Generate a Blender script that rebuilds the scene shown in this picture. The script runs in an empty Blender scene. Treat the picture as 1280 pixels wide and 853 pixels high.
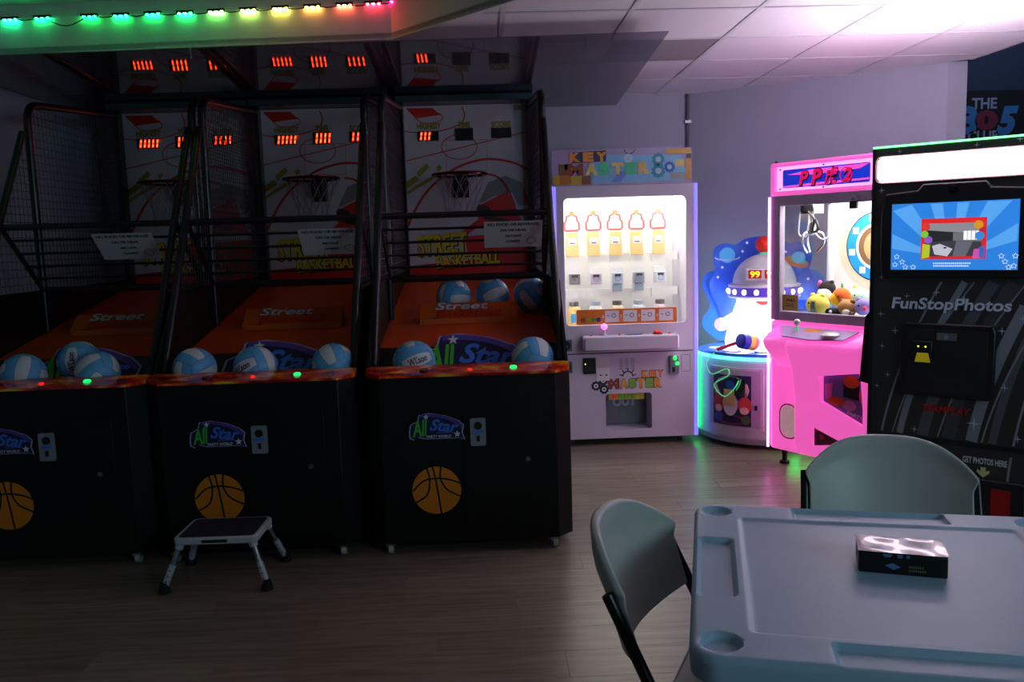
import bpy, bmesh, math, random
from math import sin, cos, pi, radians, atan2, sqrt
from mathutils import Vector, Matrix
random.seed(7)
SC = bpy.context.scene
COL = SC.collection

# ------------------------------------------------------------------ camera
F, YAW, PIT, ROLL, HC = 1060.0, radians(1.9), radians(7.0), 0.03, 1.45
r0 = Vector((cos(YAW), -sin(YAW), 0)); FW = Vector((sin(YAW)*cos(PIT), cos(YAW)*cos(PIT), -sin(PIT)))
u0 = r0.cross(FW)
UP = cos(ROLL)*u0 + sin(ROLL)*r0; RT = cos(ROLL)*r0 - sin(ROLL)*u0
O = Vector((0, 0, HC))
cd = bpy.data.cameras.new('camera'); cam = bpy.data.objects.new('camera', cd); COL.objects.link(cam)
cd.sensor_width = 36; cd.lens = 36*F/1280; cd.clip_start = 0.05
cam.matrix_world = Matrix(((RT.x, UP.x, -FW.x, 0), (RT.y, UP.y, -FW.y, 0), (RT.z, UP.z, -FW.z, HC), (0, 0, 0, 1)))
SC.camera = cam
def ray(x, y): return FW + (x-640)/F*RT - (y-426.5)/F*UP
def onz(x, y, z=0.0):
    d = ray(x, y); return O + d*((z-HC)/d.z)
def ony(x, y, Y):
    d = ray(x, y); return O + d*(Y/d.y)

# ------------------------------------------------------------------ world, daylight fill, exposure
W = bpy.data.worlds.new('dim_room'); SC.world = W; W.use_nodes = True
bg = W.node_tree.nodes['Background']; bg.inputs[0].default_value = (0.42, 0.5, 0.75, 1); bg.inputs[1].default_value = 0.014
def area(name, loc, target, sx, sy, power, color):
    l = bpy.data.lights.new(name, 'AREA'); l.shape = 'RECTANGLE'; l.size = sx; l.size_y = sy; l.energy = power; l.color = color
    o = bpy.data.objects.new(name, l); COL.objects.link(o); o.location = loc
    o.rotation_euler = (Vector(target)-Vector(loc)).to_track_quat('-Z', 'Y').to_euler(); return o
area('daylight_fill', (3.7, -1.6, 2.2), (1.5, 2.0, 0.6), 2.4, 1.4, 46, (0.54, 0.88, 1.0))  # added fill for daylight, set to the right to favour the table
SC.view_settings.view_transform = 'Standard'; SC.view_settings.look = 'None'
SC.view_settings.exposure = 0.0; SC.view_settings.gamma = 1.0; SC.view_settings.use_curve_mapping = False

# ------------------------------------------------------------------ materials
def lin(c):
    return tuple(((v/255)/12.92 if v/255 <= .04045 else ((v/255+.055)/1.055)**2.4) for v in c)
MATS = {}
def M(name, rgb=(128, 128, 128), rough=.5, metal=0, es=0, ergb=None, var=.10, scale=18, bump=0, spec=.5, coat=0):
    if name in MATS: return MATS[name]
    m = bpy.data.materials.new(name); m.use_nodes = True; nt = m.node_tree; N = nt.nodes; L = nt.links
    b = N['Principled BSDF']; c = lin(rgb)
    b.inputs['Roughness'].default_value = rough; b.inputs['Metallic'].default_value = metal
    b.inputs['Specular IOR Level'].default_value = spec; b.inputs['Coat Weight'].default_value = coat
    tc = N.new('ShaderNodeTexCoord'); nz = N.new('ShaderNodeTexNoise'); nz.inputs['Scale'].default_value = scale; nz.inputs['Detail'].default_value = 4
    L.new(tc.outputs['Object'], nz.inputs['Vector'])
    mx = N.new('ShaderNodeMix'); mx.data_type = 'RGBA'
    mx.inputs[6].default_value = (*[v*(1-var) for v in c], 1); mx.inputs[7].default_value = (*[min(1, v*(1+var)) for v in c], 1)
    L.new(nz.outputs['Fac'], mx.inputs[0]); L.new(mx.outputs[2], b.inputs['Base Color'])
    if bump:
        bp = N.new('ShaderNodeBump'); bp.inputs['Strength'].default_value = bump; bp.inputs['Distance'].default_value = .004
        n2 = N.new('ShaderNodeTexNoise'); n2.inputs['Scale'].default_value = scale*12; L.new(tc.outputs['Object'], n2.inputs['Vector'])
        L.new(n2.outputs['Fac'], bp.inputs['Height']); L.new(bp.outputs[0], b.inputs['Normal'])
    if es:
        b.inputs['Emission Color'].default_value = (*lin(ergb or rgb), 1); b.inputs['Emission Strength'].default_value = es
    MATS[name] = m; return m
def glass(name, tint=(235, 240, 245), ior=1.45, rough=.01):
    if name in MATS: return MATS[name]
    m = bpy.data.materials.new(name); m.use_nodes = True; nt = m.node_tree; N = nt.nodes; L = nt.links
    N.remove(N['Principled BSDF']); out = N['Material Output']
    t = N.new('ShaderNodeBsdfTransparent'); t.inputs[0].default_value = (*lin(tint), 1)
    g = N.new('ShaderNodeBsdfGlossy'); g.inputs['Roughness'].default_value = rough
    f = N.new('ShaderNodeFresnel'); f.inputs['IOR'].default_value = ior; mx = N.new('ShaderNodeMixShader')
    ge = N.new('ShaderNodeNewGeometry'); e1 = N.new('ShaderNodeMath'); e1.operation = 'MULTIPLY_ADD'; e1.inputs[1].default_value = -2; e1.inputs[2].default_value = 1; e2 = N.new('ShaderNodeMath'); e2.operation = 'POWER'; e2.inputs[0].default_value = ior
    L.new(ge.outputs['Backfacing'], e1.inputs[0]); L.new(e1.outputs[0], e2.inputs[1]); L.new(e2.outputs[0], f.inputs['IOR'])
    L.new(f.outputs[0], mx.inputs[0]); L.new(t.outputs[0], mx.inputs[1]); L.new(g.outputs[0], mx.inputs[2]); L.new(mx.outputs[0], out.inputs[0])
    MATS[name] = m; return m
def ramp_mat(name, cols, scale, rough=.3, stretch=(1, 1, 1), tex='noise', es=0, coat=0, rand=0):
    if name in MATS: return MATS[name]
    m = bpy.data.materials.new(name); m.use_nodes = True; nt = m.node_tree; N = nt.nodes; L = nt.links
    b = N['Principled BSDF']; b.inputs['Roughness'].default_value = rough; b.inputs['Coat Weight'].default_value = coat
    tc = N.new('ShaderNodeTexCoord'); mp = N.new('ShaderNodeMapping'); mp.inputs['Scale'].default_value = stretch
    L.new(tc.outputs['Object'], mp.inputs['Vector'])
    nz = N.new('ShaderNodeTexNoise'); nz.inputs['Scale'].default_value = scale; nz.inputs['Detail'].default_value = 5
    if rand:
        oi = N.new('ShaderNodeObjectInfo'); ad = N.new('ShaderNodeVectorMath'); ad.operation = 'ADD'
        cm = N.new('ShaderNodeCombineXYZ'); mu = N.new('ShaderNodeMath'); mu.operation = 'MULTIPLY'; mu.inputs[1].default_value = 57
        L.new(oi.outputs['Random'], mu.inputs[0])
        for i in range(3): L.new(mu.outputs[0], cm.inputs[i])
        L.new(mp.outputs[0], ad.inputs[0]); L.new(cm.outputs[0], ad.inputs[1]); L.new(ad.outputs[0], nz.inputs['Vector'])
    else: L.new(mp.outputs[0], nz.inputs['Vector'])
    cr = N.new('ShaderNodeValToRGB'); e = cr.color_ramp.elements
    while len(e) < len(cols): e.new(.5)
    for i, (p, c) in enumerate(cols): e[i].position = p; e[i].color = (*lin(c), 1)
    L.new(nz.outputs['Fac'], cr.inputs[0])
    if rand:
        hv = N.new('ShaderNodeHueSaturation'); mr = N.new('ShaderNodeMapRange'); mr.inputs[3].default_value = 1-rand; mr.inputs[4].default_value = 1+rand
        L.new(oi.outputs['Random'], mr.inputs[0]); L.new(mr.outputs[0], hv.inputs['Value']); L.new(cr.outputs[0], hv.inputs['Color']); L.new(hv.outputs[0], b.inputs['Base Color'])
    else: L.new(cr.outputs[0], b.inputs['Base Color'])
    if es: L.new(cr.outputs[0], b.inputs['Emission Color']); b.inputs['Emission Strength'].default_value = es
    MATS[name] = m; return m

BLACK = M('black_laminate', (14, 14, 15), .5, spec=.3)
BLKMET = M('black_tube', (20, 21, 26), .28)
BLKPL = M('black_plastic', (24, 24, 27), .35)
STEEL = M('brushed_steel', (170, 172, 178), .3, 1)
CHROME = M('chrome', (215, 215, 220), .12, 1)
WHITE = M('white_plastic', (225, 224, 230), .4, var=.03)
PRINTW = M('print_white', (225, 225, 225), .5, var=.03)
PRINTK = M('print_black', (14, 14, 16), .5)

# ------------------------------------------------------------------ geometry builder
class G:
    def __init__(s): s.v = []; s.f = []
    def add(s, vs, fs):
        o = len(s.v); s.v += [tuple(p) for p in vs]; s.f += [tuple(i+o for i in f) for f in fs]; return s
    def box(s, x0, x1, y0, y1, z0, z1):
        return s.add([(x, y, z) for z in (z0, z1) for y in (y0, y1) for x in (x0, x1)],
                     [(0, 2, 3, 1), (4, 5, 7, 6), (0, 1, 5, 4), (2, 6, 7, 3), (0, 4, 6, 2), (1, 3, 7, 5)])
    def pris(s, a, b):
        n = len(a)
        return s.add(a+b, [tuple(range(n-1, -1, -1)), tuple(range(n, 2*n))]+[(i, (i+1) % n, n+(i+1) % n, n+i) for i in range(n)])
    def pz(s, poly, z0, z1): return s.pris([(x, y, z0) for x, y in poly], [(x, y, z1) for x, y in poly])
    def py(s, poly, y0, y1): return s.pris([(x, y0, z) for x, z in poly], [(x, y1, z) for x, z in poly])
    def px(s, poly, x0, x1): return s.pris([(x0, y, z) for y, z in poly], [(x1, y, z) for y, z in poly])
    def tube(s, pts, r, n=8, closed=False, rad=None):
        pts = [Vector(p) for p in pts]; m = len(pts); vs = []; fs = []
        prev = None
        for i, p in enumerate(pts):
            a = pts[(i-1) % m] if (closed or i > 0) else p; b = pts[(i+1) % m] if (closed or i < m-1) else p
            t = (b-a).normalized()
            if prev is None:
                ref = Vector((0, 0, 1)) if abs(t.z) < .9 else Vector((1, 0, 0)); nx = t.cross(ref).normalized()
            else:
                nx = (prev - t*prev.dot(t)).normalized()
            prev = nx; ny = t.cross(nx); rr = rad[i] if rad else r
            vs += [p + (nx*cos(2*pi*k/n) + ny*sin(2*pi*k/n))*rr for k in range(n)]
        for i in range(m if closed else m-1):
            j = (i+1) % m
            fs += [(i*n+k, i*n+(k+1) % n, j*n+(k+1) % n, j*n+k) for k in range(n)]
        if not closed: fs += [tuple(range(n-1, -1, -1)), tuple((m-1)*n+k for k in range(n))]
        return s.add(vs, fs)
    def lathe(s, prof, c=(0, 0, 0), n=28, axis='z'):
        vs = []
        for r, h in prof:
            for k in range(n):
                a = 2*pi*k/n; p = (r*cos(a), r*sin(a), h)
                if axis == 'y': p = (p[0], p[2], p[1])
                if axis == 'x': p = (p[2], p[0], p[1])
                vs.append((p[0]+c[0], p[1]+c[1], p[2]+c[2]))
        m = len(prof)
        fs = [(i*n+k, i*n+(k+1) % n, (i+1)*n+(k+1) % n, (i+1)*n+k) for i in range(m-1) for k in range(n)]
        fs += [tuple(range(n-1, -1, -1)), tuple((m-1)*n+k for k in range(n))]
        return s.add(vs, fs)
    def sph(s, c, r, nu=20, nv=12, mat=None):
        if not hasattr(r, '__len__'): r = (r, r, r)
        vs = [Vector((r[0]*cos(2*pi*i/nu)*sin(pi*j/nv), r[1]*sin(2*pi*i/nu)*sin(pi*j/nv), r[2]*cos(pi*j/nv))) for j in range(1, nv) for i in range(nu)]
        vs = [Vector((0, 0, r[2]))]+vs+[Vector((0, 0, -r[2]))]
        if mat: vs = [mat @ v for v in vs]
        fs = [(0, 1+i, 1+(i+1) % nu) for i in range(nu)]
        for j in range(nv-2):
            fs += [(1+j*nu+i, 1+(j+1)*nu+i, 1+(j+1)*nu+(i+1) % nu, 1+j*nu+(i+1) % nu) for i in range(nu)]
        b = 1+(nv-2)*nu; fs += [(b+i, len(vs)-1, b+(i+1) % nu) for i in range(nu)]
        return s.add([v+Vector(c) for v in vs], fs)
    def ribbon(s, pts, w, y, t=.0008, closed=False):   # flat printed line in the xz plane
        pts = [Vector((p[0], p[1])) for p in pts]; m = len(pts); a = []; b = []
        for i, p in enumerate(pts):
            q0 = pts[(i-1) % m] if (closed or i > 0) else p; q1 = pts[(i+1) % m] if (closed or i < m-1) else p
            d = (q1-q0).normalized(); n = Vector((-d.y, d.x))*w/2
            a.append(p+n); b.append(p-n)
        vs = [(p.x, y, p.y) for p in a]+[(p.x, y, p.y) for p in b]
        return s.add(vs, [(i, (i+1) % m, m+(i+1) % m, m+i) for i in range(m if closed else m-1)])
    def flat(s, poly, y): return s.add([(x, y, z) for x, z in poly], [tuple(range(len(poly)))])
    def mesh(s, name, mats, smooth=False, fm=None):
        me = bpy.data.meshes.new(name); me.from_pydata(s.v, [], s.f)
        bm = bmesh.new(); bm.from_mesh(me); bmesh.ops.recalc_face_normals(bm, faces=bm.faces); bm.to_mesh(me); bm.free()
        for m in (mats if isinstance(mats, (list, tuple)) else [mats]): me.materials.append(m)
        if fm: me.polygons.foreach_set('material_index', fm)
        if smooth:
            me.polygons.foreach_set('use_smooth', [True]*len(me.polygons)); me.set_sharp_from_angle(angle=radians(40))
        return me
    def build(s, name, mat, parent=None, smooth=False, bevel=0, fm=None, loc=None, rotz=0, seg=2, kind=None):
        o = bpy.data.objects.new(name, s.mesh(name, mat, smooth or bevel > 0, fm)); COL.objects.link(o)
        if parent: o.parent = parent
        if loc: o.location = loc
        o.rotation_euler.z = rotz
        if bevel:
            b = o.modifiers.new('bevel', 'BEVEL'); b.width = bevel; b.segments = seg; b.limit_method = 'ANGLE'; b.angle_limit = radians(35)
        if kind: o['kind'] = kind
        return o
def tag(o, label, cat, group=None):
    o['label'] = label; o['category'] = cat
    if group: o['group'] = group
    return o
def empty(name, loc, rotz=0, rot=None):
    o = bpy.data.objects.new(name, None); COL.objects.link(o); o.empty_display_size = .1
    o.location = loc; o.rotation_euler = rot or (0, 0, rotz); return o
def copy_tree(o, parent=None):
    c = o.copy(); COL.objects.link(c); c.parent = parent
    for ch in o.children: copy_tree(ch, c)
    return c
def struct(o): o['kind'] = 'structure'; return o
def baked(o):
    dg = bpy.context.evaluated_depsgraph_get(); dg.update()
    me = bpy.data.meshes.new_from_object(o.evaluated_get(dg)); return me
def cut(o, gs):                       # carve openings out of a mesh, then drop the cutters
    cs = []
    for g in gs:
        c = bpy.data.objects.new('cutter', g.mesh('cutter', WHITE)); COL.objects.link(c)
        c.parent = o.parent; md = o.modifiers.new('cut', 'BOOLEAN'); md.object = c; md.operation = 'DIFFERENCE'; md.solver = 'EXACT'; cs.append(c)
    bpy.context.view_layer.update(); me = baked(o); o.modifiers.clear(); o.data = me
    for c in cs: bpy.data.objects.remove(c)
TXT = {}
def text_geo(s, bold=.0, shear=0.0, extrude=.0):
    k = (s, bold, shear)
    if k not in TXT:
        cu = bpy.data.curves.new('t', 'FONT'); cu.body = s; cu.size = 1; cu.offset = bold; cu.shear = shear; cu.resolution_u = 3; cu.align_x = 'CENTER'
        o = bpy.data.objects.new('t', cu); COL.objects.link(o); me = baked(o)
        vs = [v.co.copy() for v in me.vertices]; fs = [tuple(p.vertices) for p in me.polygons]
        bpy.data.objects.remove(o); bpy.data.curves.remove(cu); bpy.data.meshes.remove(me); TXT[k] = (vs, fs)
    return TXT[k]
def text(s, mat, parent, cx, cz, w, h, y, bold=.02, shear=0, name='lettering', rot=0, bend=None, build=True):
    """flat lettering of width w and height h centred at (cx, cz) in the parent's xz plane, facing -y"""
    vs, fs = text_geo(s, bold, shear)
    if not vs: return None
    x0 = min(v.x for v in vs); x1 = max(v.x for v in vs); y0 = min(v.y for v in vs); y1 = max(v.y for v in vs)
    out = []
    for v in vs:
        a = ((v.x-x0)/(x1-x0)-.5)*w; b = ((v.y-y0)/(y1-y0)-.5)*h
        if bend: b += bend(a/w)
        a, b = a*cos(rot)-b*sin(rot), a*sin(rot)+b*cos(rot)
        out.append((cx+a, y, cz+b))
    g = G(); g.add(out, fs)
    return g.build(name, mat, parent) if build else g
def star(cx, cz, r, n=5, q=.42, rot=pi/2):
    return [(cx+(r if k % 2 == 0 else r*q)*cos(rot+pi*k/n), cz+(r if k % 2 == 0 else r*q)*sin(rot+pi*k/n)) for k in range(2*n)]
def circ(cx, cz, rx, rz=None, n=28, a0=0, a1=2*pi, close=True):
    rz = rz or rx; k = n if close and abs(a1-a0-2*pi) < 1e-6 else n+1
    return [(cx+rx*cos(a0+(a1-a0)*i/n), cz+rz*sin(a0+(a1-a0)*i/n)) for i in range(k)]
def rrect(x0, x1, z0, z1, r, n=5):
    p = []
    for cx, cz, a in ((x1-r, z1-r, 0), (x0+r, z1-r, pi/2), (x0+r, z0+r, pi), (x1-r, z0+r, 1.5*pi)):
        p += [(cx+r*cos(a+pi/2*i/n), cz+r*sin(a+pi/2*i/n)) for i in range(n+1)]
    return p
def spline(pts, k=6):
    P = [Vector(p) for p in pts]; out = []
    for i in range(len(P)-1):
        a = P[max(i-1, 0)]; b = P[i]; c = P[i+1]; d = P[min(i+2, len(P)-1)]
        for j in range(k):
            t = j/k; out.append(.5*((2*b)+(c-a)*t+(2*a-5*b+4*c-d)*t*t+(3*b-a-3*c+d)*t**3))
    return out+[P[-1]]

# ================================================================== THE ROOM
ZL, ZU, YB, XL = 2.5, 2.74, 6.66, -2.86
WALL = M('painted_wall', (178, 182, 198), .75, var=.04, scale=6, bump=.06)
DWALL = M('navy_wall', (40, 52, 84), .7, var=.08)
TILE = M('ceiling_tile', (214, 210, 214), .9, var=.05, scale=60, bump=.25)
TBAR = M('ceiling_grid', (196, 194, 198), .5, var=.03)
C1 = Vector((1.647, YB)); C2 = Vector((3.10, 5.625)); C3 = Vector((3.215, 5.60)); C4 = Vector((3.235, 5.024))
# floor boards
fl = struct(G().box(XL-.2, 6.0, -2.0, 8.0, -.08, -.012).build('floor', M('floor_underlay', (40, 36, 34), .8)))
OAK = ramp_mat('grey_oak', [(.25, (98, 89, 76)), (.5, (128, 118, 103)), (.8, (150, 140, 122))], 5, .33, (.7, 9, 4), rand=.11)
PL, PW = 1.22, .182
pm = G().box(.0005, PL-.0005, .0006, PW-.0006, -.012, 0).mesh('plank', OAK)
n = 0
for j in range(31):
    off = (j*.457) % PL
    for i in range(-1, 7):
        x = XL-.1 - off + i*PL; y = 1.0 + j*PW
        if x > 4.3 or (x > 2.0 and y < 2): continue
        o = bpy.data.objects.new('plank', pm); COL.objects.link(o); o.parent = fl; o.location = (x, y, 0); n += 1
g = G()
for j in range(16): g.box(XL-.1, 5.9, -1.9+j*PW, -1.9+(j+1)*PW-.002, -.012, 0)
for j in range(31, 37): g.box(2.0, 5.9, 1.0+j*PW, 1.0+(j+1)*PW-.002, -.012, 0)
o = g.build('plank', OAK, fl); o['kind'] = 'stuff'
# walls
struct(G().box(XL-.1, C1.x+.05, YB, YB+.1, 0, ZL+.3).build('wall_back', WALL))
struct(G().box(XL-.1, XL, -2.0, YB, 0, ZU).build('wall_left', WALL))
d = (C2-C1).normalized(); nn = Vector((-d.y, d.x))
def wallseg(name, a, b, t, z1, m):
    d = (b-a).normalized(); nn = Vector((-d.y, d.x))*t
    return struct(G().pz([tuple(a), tuple(b), tuple(b+nn), tuple(a+nn)], 0, z1).build(name, m))
struct(G().pz([tuple(C1), tuple(C2), tuple(C3), (C3.x+.02, C3.y+.1), tuple(C2+Vector((.06, .1))), tuple(C1+nn*.1)], 0, ZL+.002).build('wall_angled', WALL))
struct(G().box(2.6, 7.0, 7.6, 7.7, 0, 3.8).build('wall_hall', DWALL))
struct(G().pz([(3.15, 5.62), (3.22, 5.62), (4.9, 7.6), (2.6, 7.6)], 3.8, 3.85).build('ceiling_hall', DWALL))
bb = G()
for a, b in ((Vector((XL, YB)), C1), (C1, C2)):
    d = (b-a).normalized(); q = Vector((d.y, -d.x))*.012
    bb = G().pz([tuple(a), tuple(a+q), tuple(b+q), tuple(b)], 0, .09)
    struct(bb.build('baseboard_back' if a.x < 0 else 'baseboard_angled', M('baseboard', (60, 60, 66), .5)))
# ceiling : lower tiled zone, upper zone, fascia between them
f0 = Vector((XL, 4.81)); f1 = Vector((-.427, 4.617)); f2 = Vector((1.35, 2.63)); f3 = Vector((2.6, 1.2))
def clip(poly, a, nrm):
    out = []
    for i in range(len(poly)):
        p, q = Vector(poly[i]), Vector(poly[(i+1) % len(poly)])
        dp, dq = (p-a).dot(nrm), (q-a).dot(nrm)
        if dp >= 0: out.append(tuple(p))
        if dp*dq < 0: out.append(tuple(p+(q-p)*(dp/(dp-dq))))
    return out
nA = Vector((-(f1-f0).y, (f1-f0).x)).normalized(); nB = Vector((-(f2-f1).y, (f2-f1).x)).normalized()
wd = (C2-C1).normalized(); wn = Vector((wd.y, -wd.x)); ed = (C4-C3).normalized(); en = Vector((ed.y, -ed.x))
if en.x > 0: en = -en
def zone(poly):
    poly = clip(poly, C1, wn) if poly else poly
    poly = clip(poly, Vector((C3.x, C3.y)), en) if poly else poly
    r = []
    a = clip(poly, f0, nA) if len(poly) > 2 else []
    b = clip(poly, f0, -nA) if len(poly) > 2 else []
    b = clip(b, f1, nB) if len(b) > 2 else []
    for q in (a, b):
        if len(q) > 2 and abs(sum(q[i][0]*q[(i+1) % len(q)][1]-q[(i+1) % len(q)][0]*q[i][1] for i in range(len(q)))) > .002: r.append(q)
    return r
cl = G()
for q in zone([(XL, 1.0), (6, 1.0), (6, YB), (XL, YB)]): cl.pz(q, ZL+.012, ZL+.03)
cl = struct(cl.build('ceiling', TBAR))
gx0, gy0, TS = onz(628, 20, ZL).x, onz(930, 46.5, ZL).y, .615
tiles = {}
for i in range(-7, 7):
    for j in range(-6, 5):
        x, y = gx0+i*TS, gy0+j*TS
        for q in zone([(x+.010, y+.010), (x+TS-.010, y+.010), (x+TS-.010, min(y+TS-.010, YB)), (x+.010, min(y+TS-.010, YB))] if y < YB-.03 else []):
            dk_ = onz(845, 62, ZL); stn = x < dk_.x < x+TS and y < dk_.y < y+TS
            G().pz(q, ZL+.002, ZL+.012).build('tile', M('stained_tile', (136, 130, 134), .9, var=.2, scale=5) if stn else TILE, cl)
g = G()
for i in range(-7, 8):
    for q in zone([(gx0+i*TS-.012, 1.0), (gx0+i*TS+.012, 1.0), (gx0+i*TS+.012, YB), (gx0+i*TS-.012, YB)]): g.pz(q, ZL-.002, ZL+.012)
g.build('grid_bar', TBAR, cl)
g = G()
for j in range(-6, 5):
    y = gy0+j*TS
    if y < YB:
        for q in zone([(XL, y-.012), (6, y-.012), (6, y+.012), (XL, y+.012)]): g.pz(q, ZL-.003, ZL+.012)
g.build('grid_bar', TBAR, cl)
# upper ceiling in front of the fascia
up = struct(G().pz([(XL, f0.y+.02), (f1.x, f1.y+.02), (f2.x, f2.y), (f3.x, f3.y), (f3.x, -2), (XL, -2)], ZU+.01, ZU+.04).build('ceiling_upper', TILE))
g = G()
for i in range(-4, 7):
    x = -2.0+i*.615; ye = 4.6 if x < -.4 else 4.617-(x+.427)*1.118
    g.box(x-.012, x+.012, -1.9, ye-.02, ZU-.004, ZU+.012)
for j in range(0, 9): y = -.8+j*.615; g.box(XL, min(2.2, -.44+(4.6-y)/1.118), y-.012, y+.012, ZU-.004, ZU+.012)
g.build('grid_bar', TBAR, up)
g = G()
for a, b in ((f0, f1), (f1, f2), (f2, f3)):
    dd = (b-a).normalized(); q = Vector((-dd.y, dd.x))*.03
    g.pz([tuple(a), tuple(b), tuple(b+q), tuple(a+q)], ZL-.004, ZU+.02)
struct(g.build('trim_1', M('fascia_paint', (205, 205, 205), .7, var=.03)))
# right room edge: return of the lower ceiling towards the hall
struct(G().pz([tuple(C3), tuple(C4), (C4.x+.03, C4.y), (C3.x+.03, C3.y)], ZL-.004, 3.85).build('trim_2', DWALL))
hl = area('hall_downlight', (4.5, 6.6, 3.6), (4.5, 7.3, 1.5), .5, .5, 7, (.6, .75, 1.0))
# conduit in the corner
cn = G().tube([(C1.x-.02, YB-.025, 0.1), (C1.x-.02, YB-.025, ZL)], .013, 8)
cn = tag(cn.build('conduit', M('conduit_paint', (120, 118, 130), .5), smooth=True), 'thin grey conduit pipe running up the wall corner behind the key machine', 'pipe')
for z in (1.95, 2.28): G().box(C1.x-.045, C1.x+.0, YB-.04, YB, z, z+.02).build('clamp', STEEL, cn)

# smoked acrylic sheet under the tiles
ZS = 2.43
sa, sb_, sc0 = onz(-60, 72, ZS), onz(836, 40, ZS), onz(780, 118, ZS); k_ = (YB-.01-sb_.y)/(sc0.y-sb_.y); sd = sb_+(sc0-sb_)*k_
ya = sa.y+(sb_.y-sa.y)*(XL+.01-sa.x)/(sb_.x-sa.x)
ac = tag(G().pz([(XL+.01, ya), (sb_.x, sb_.y), (sd.x, YB-.01), (XL+.01, YB-.01)], ZS, ZS+.005).build('acrylic_ceiling_sheet', glass('smoked_acrylic', (214, 208, 214), 1.7, .012)),
    'dark glossy acrylic sheet fixed under the ceiling above the basketball machines', 'ceiling panel')
for x in (-2.5, -1.5, -.5, .6):
    for y in (4.7, 6.3): G().tube([(x, y, ZS+.005), (x, y, ZL+.002)], .006, 6).build('spacer', STEEL, ac)

# LED strip along the fascia
ls = empty('led_light_strip', (f0.x, f0.y, ZU-.03)); tag(ls, 'string of colour changing led modules along the ceiling step', 'light strip')
def fasc(px_, py_):          # point on the fascia plane in front of it
    dr = ray(px_, py_); P = O; t = ((f0-Vector((P.x, P.y))).dot(nA))/Vector((dr.x, dr.y)).dot(nA); return P+dr*t
hues = [(20, 255, 150), (15, 255, 120), (10, 255, 90), (15, 255, 100), (15, 255, 105), (25, 255, 110), (120, 255, 100), (200, 255, 110), (255, 235, 90), (255, 170, 70), (255, 95, 60), (255, 40, 60), (255, 30, 110), (255, 40, 200)]
pxs = [(14, 24), (54, 22), (113, 20), (152, 19), (192, 17), (232, 16), (271, 14), (311, 12), (351, 10), (391, 8), (431, 6), (467, 4), (497, 1), (520, -1)]
LEDW = M('led_wire', (30, 30, 32), .6)
prevp = None
for k, ((x, y), c) in enumerate(zip(pxs, hues)):
    p = fasc(x, y)-Vector((nA.x, nA.y, 0))*.012 - Vector((f0.x, f0.y, ZU-.03)); a = atan2((f1-f0).y, (f1-f0).x)
    md = empty('led_module', p, a); md.parent = ls
    bpy.data.objects.remove(md)
    mo = G().box(-.045, .045, -.006, .008, -.003, .009).build('led_module', LEDW, ls, loc=p, rotz=a)
    g = G()
    for q in (-.03, 0, .03): g.sph((q, 0, -.006), (.009, .007, .006), 8, 6)
    g.build('diode', M('led_%d' % k, c, .4, es=80), mo)
    if prevp:
        mid = (prevp+p)/2+Vector((0, 0, -.012 if k != 2 else -.05))
        G().tube(spline([prevp, mid, p], 4), .003, 5).build('wire', LEDW, ls)
    prevp = p

# hall banner
bn = empty('hall_banner', ony(1280, 190, 7.57)); tag(bn, 'dark banner with club name hanging on the navy wall at far right', 'banner')
def bl(x, y): q = ony(x, y, 7.57)-bn.location; return (q.x, q.z)
tl = bl(1207, 114); G().box(bl(1192, 114)[0], bl(1330, 114)[0], -.01, .0, -1.2, tl[1]).build('cloth', M('banner_cloth', (14, 15, 26), .8), bn)
def btxt(s, x0, y0, x1, y1, m, bold=.03, shear=0):
    a = bl(x0, y0); b = bl(x1, y1); text(s, m, bn, (a[0]+b[0])/2, (a[1]+b[1])/2, b[0]-a[0], a[1]-b[1], -.013, bold, shear)
BW = M('banner_letter', (150, 150, 185), .7)
btxt('THE', 1214, 123, 1245, 136, BW); btxt('CLUB', 1209, 164, 1247, 176, BW)
BBL = M('banner_blue', (60, 120, 190), .7)
btxt('3', 1201, 133, 1220, 168, BBL, .06); btxt('0', 1218, 138, 1246, 163, M('banner_red', (120, 34, 60), .7), .07); btxt('5', 1245, 133, 1271, 169, BBL, .06, .25)

# ================================================================== BASKETBALL MACHINES
Y0, HW = 3.80, .47
RED = M('board_red', (200, 22, 16), .45); YEL = M('board_yellow', (214, 190, 30), .5); OLIVE = M('board_olive', (150, 140, 26), .5)
ORNG = M('ramp_orange', (214, 74, 8), .42, var=.12, scale=5)
FIRE = ramp_mat('flame_print', [(.30, (110, 8, 4)), (.44, (205, 30, 10)), (.56, (240, 90, 15)), (.64, (250, 190, 60)), (.74, (160, 20, 8))], 9, .12, (1, 2, 1), coat=.6)
NAVY = M('logo_navy', (20, 22, 70), .5); PURP = M('logo_purple', (90, 60, 150), .5); GREEN = M('logo_green', (70, 190, 50), .5); LBLUE = M('logo_blue', (60, 120, 220), .5)
SEGM = M('digit_glow', (255, 40, 15), .5, es=5.0, ergb=(255, 44, 14)); SEGC = M('digit_core', (255, 170, 70), .5, es=3.2, ergb=(255, 150, 60))
SEGD = M('digit_panel', (22, 8, 10), .35)
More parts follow.
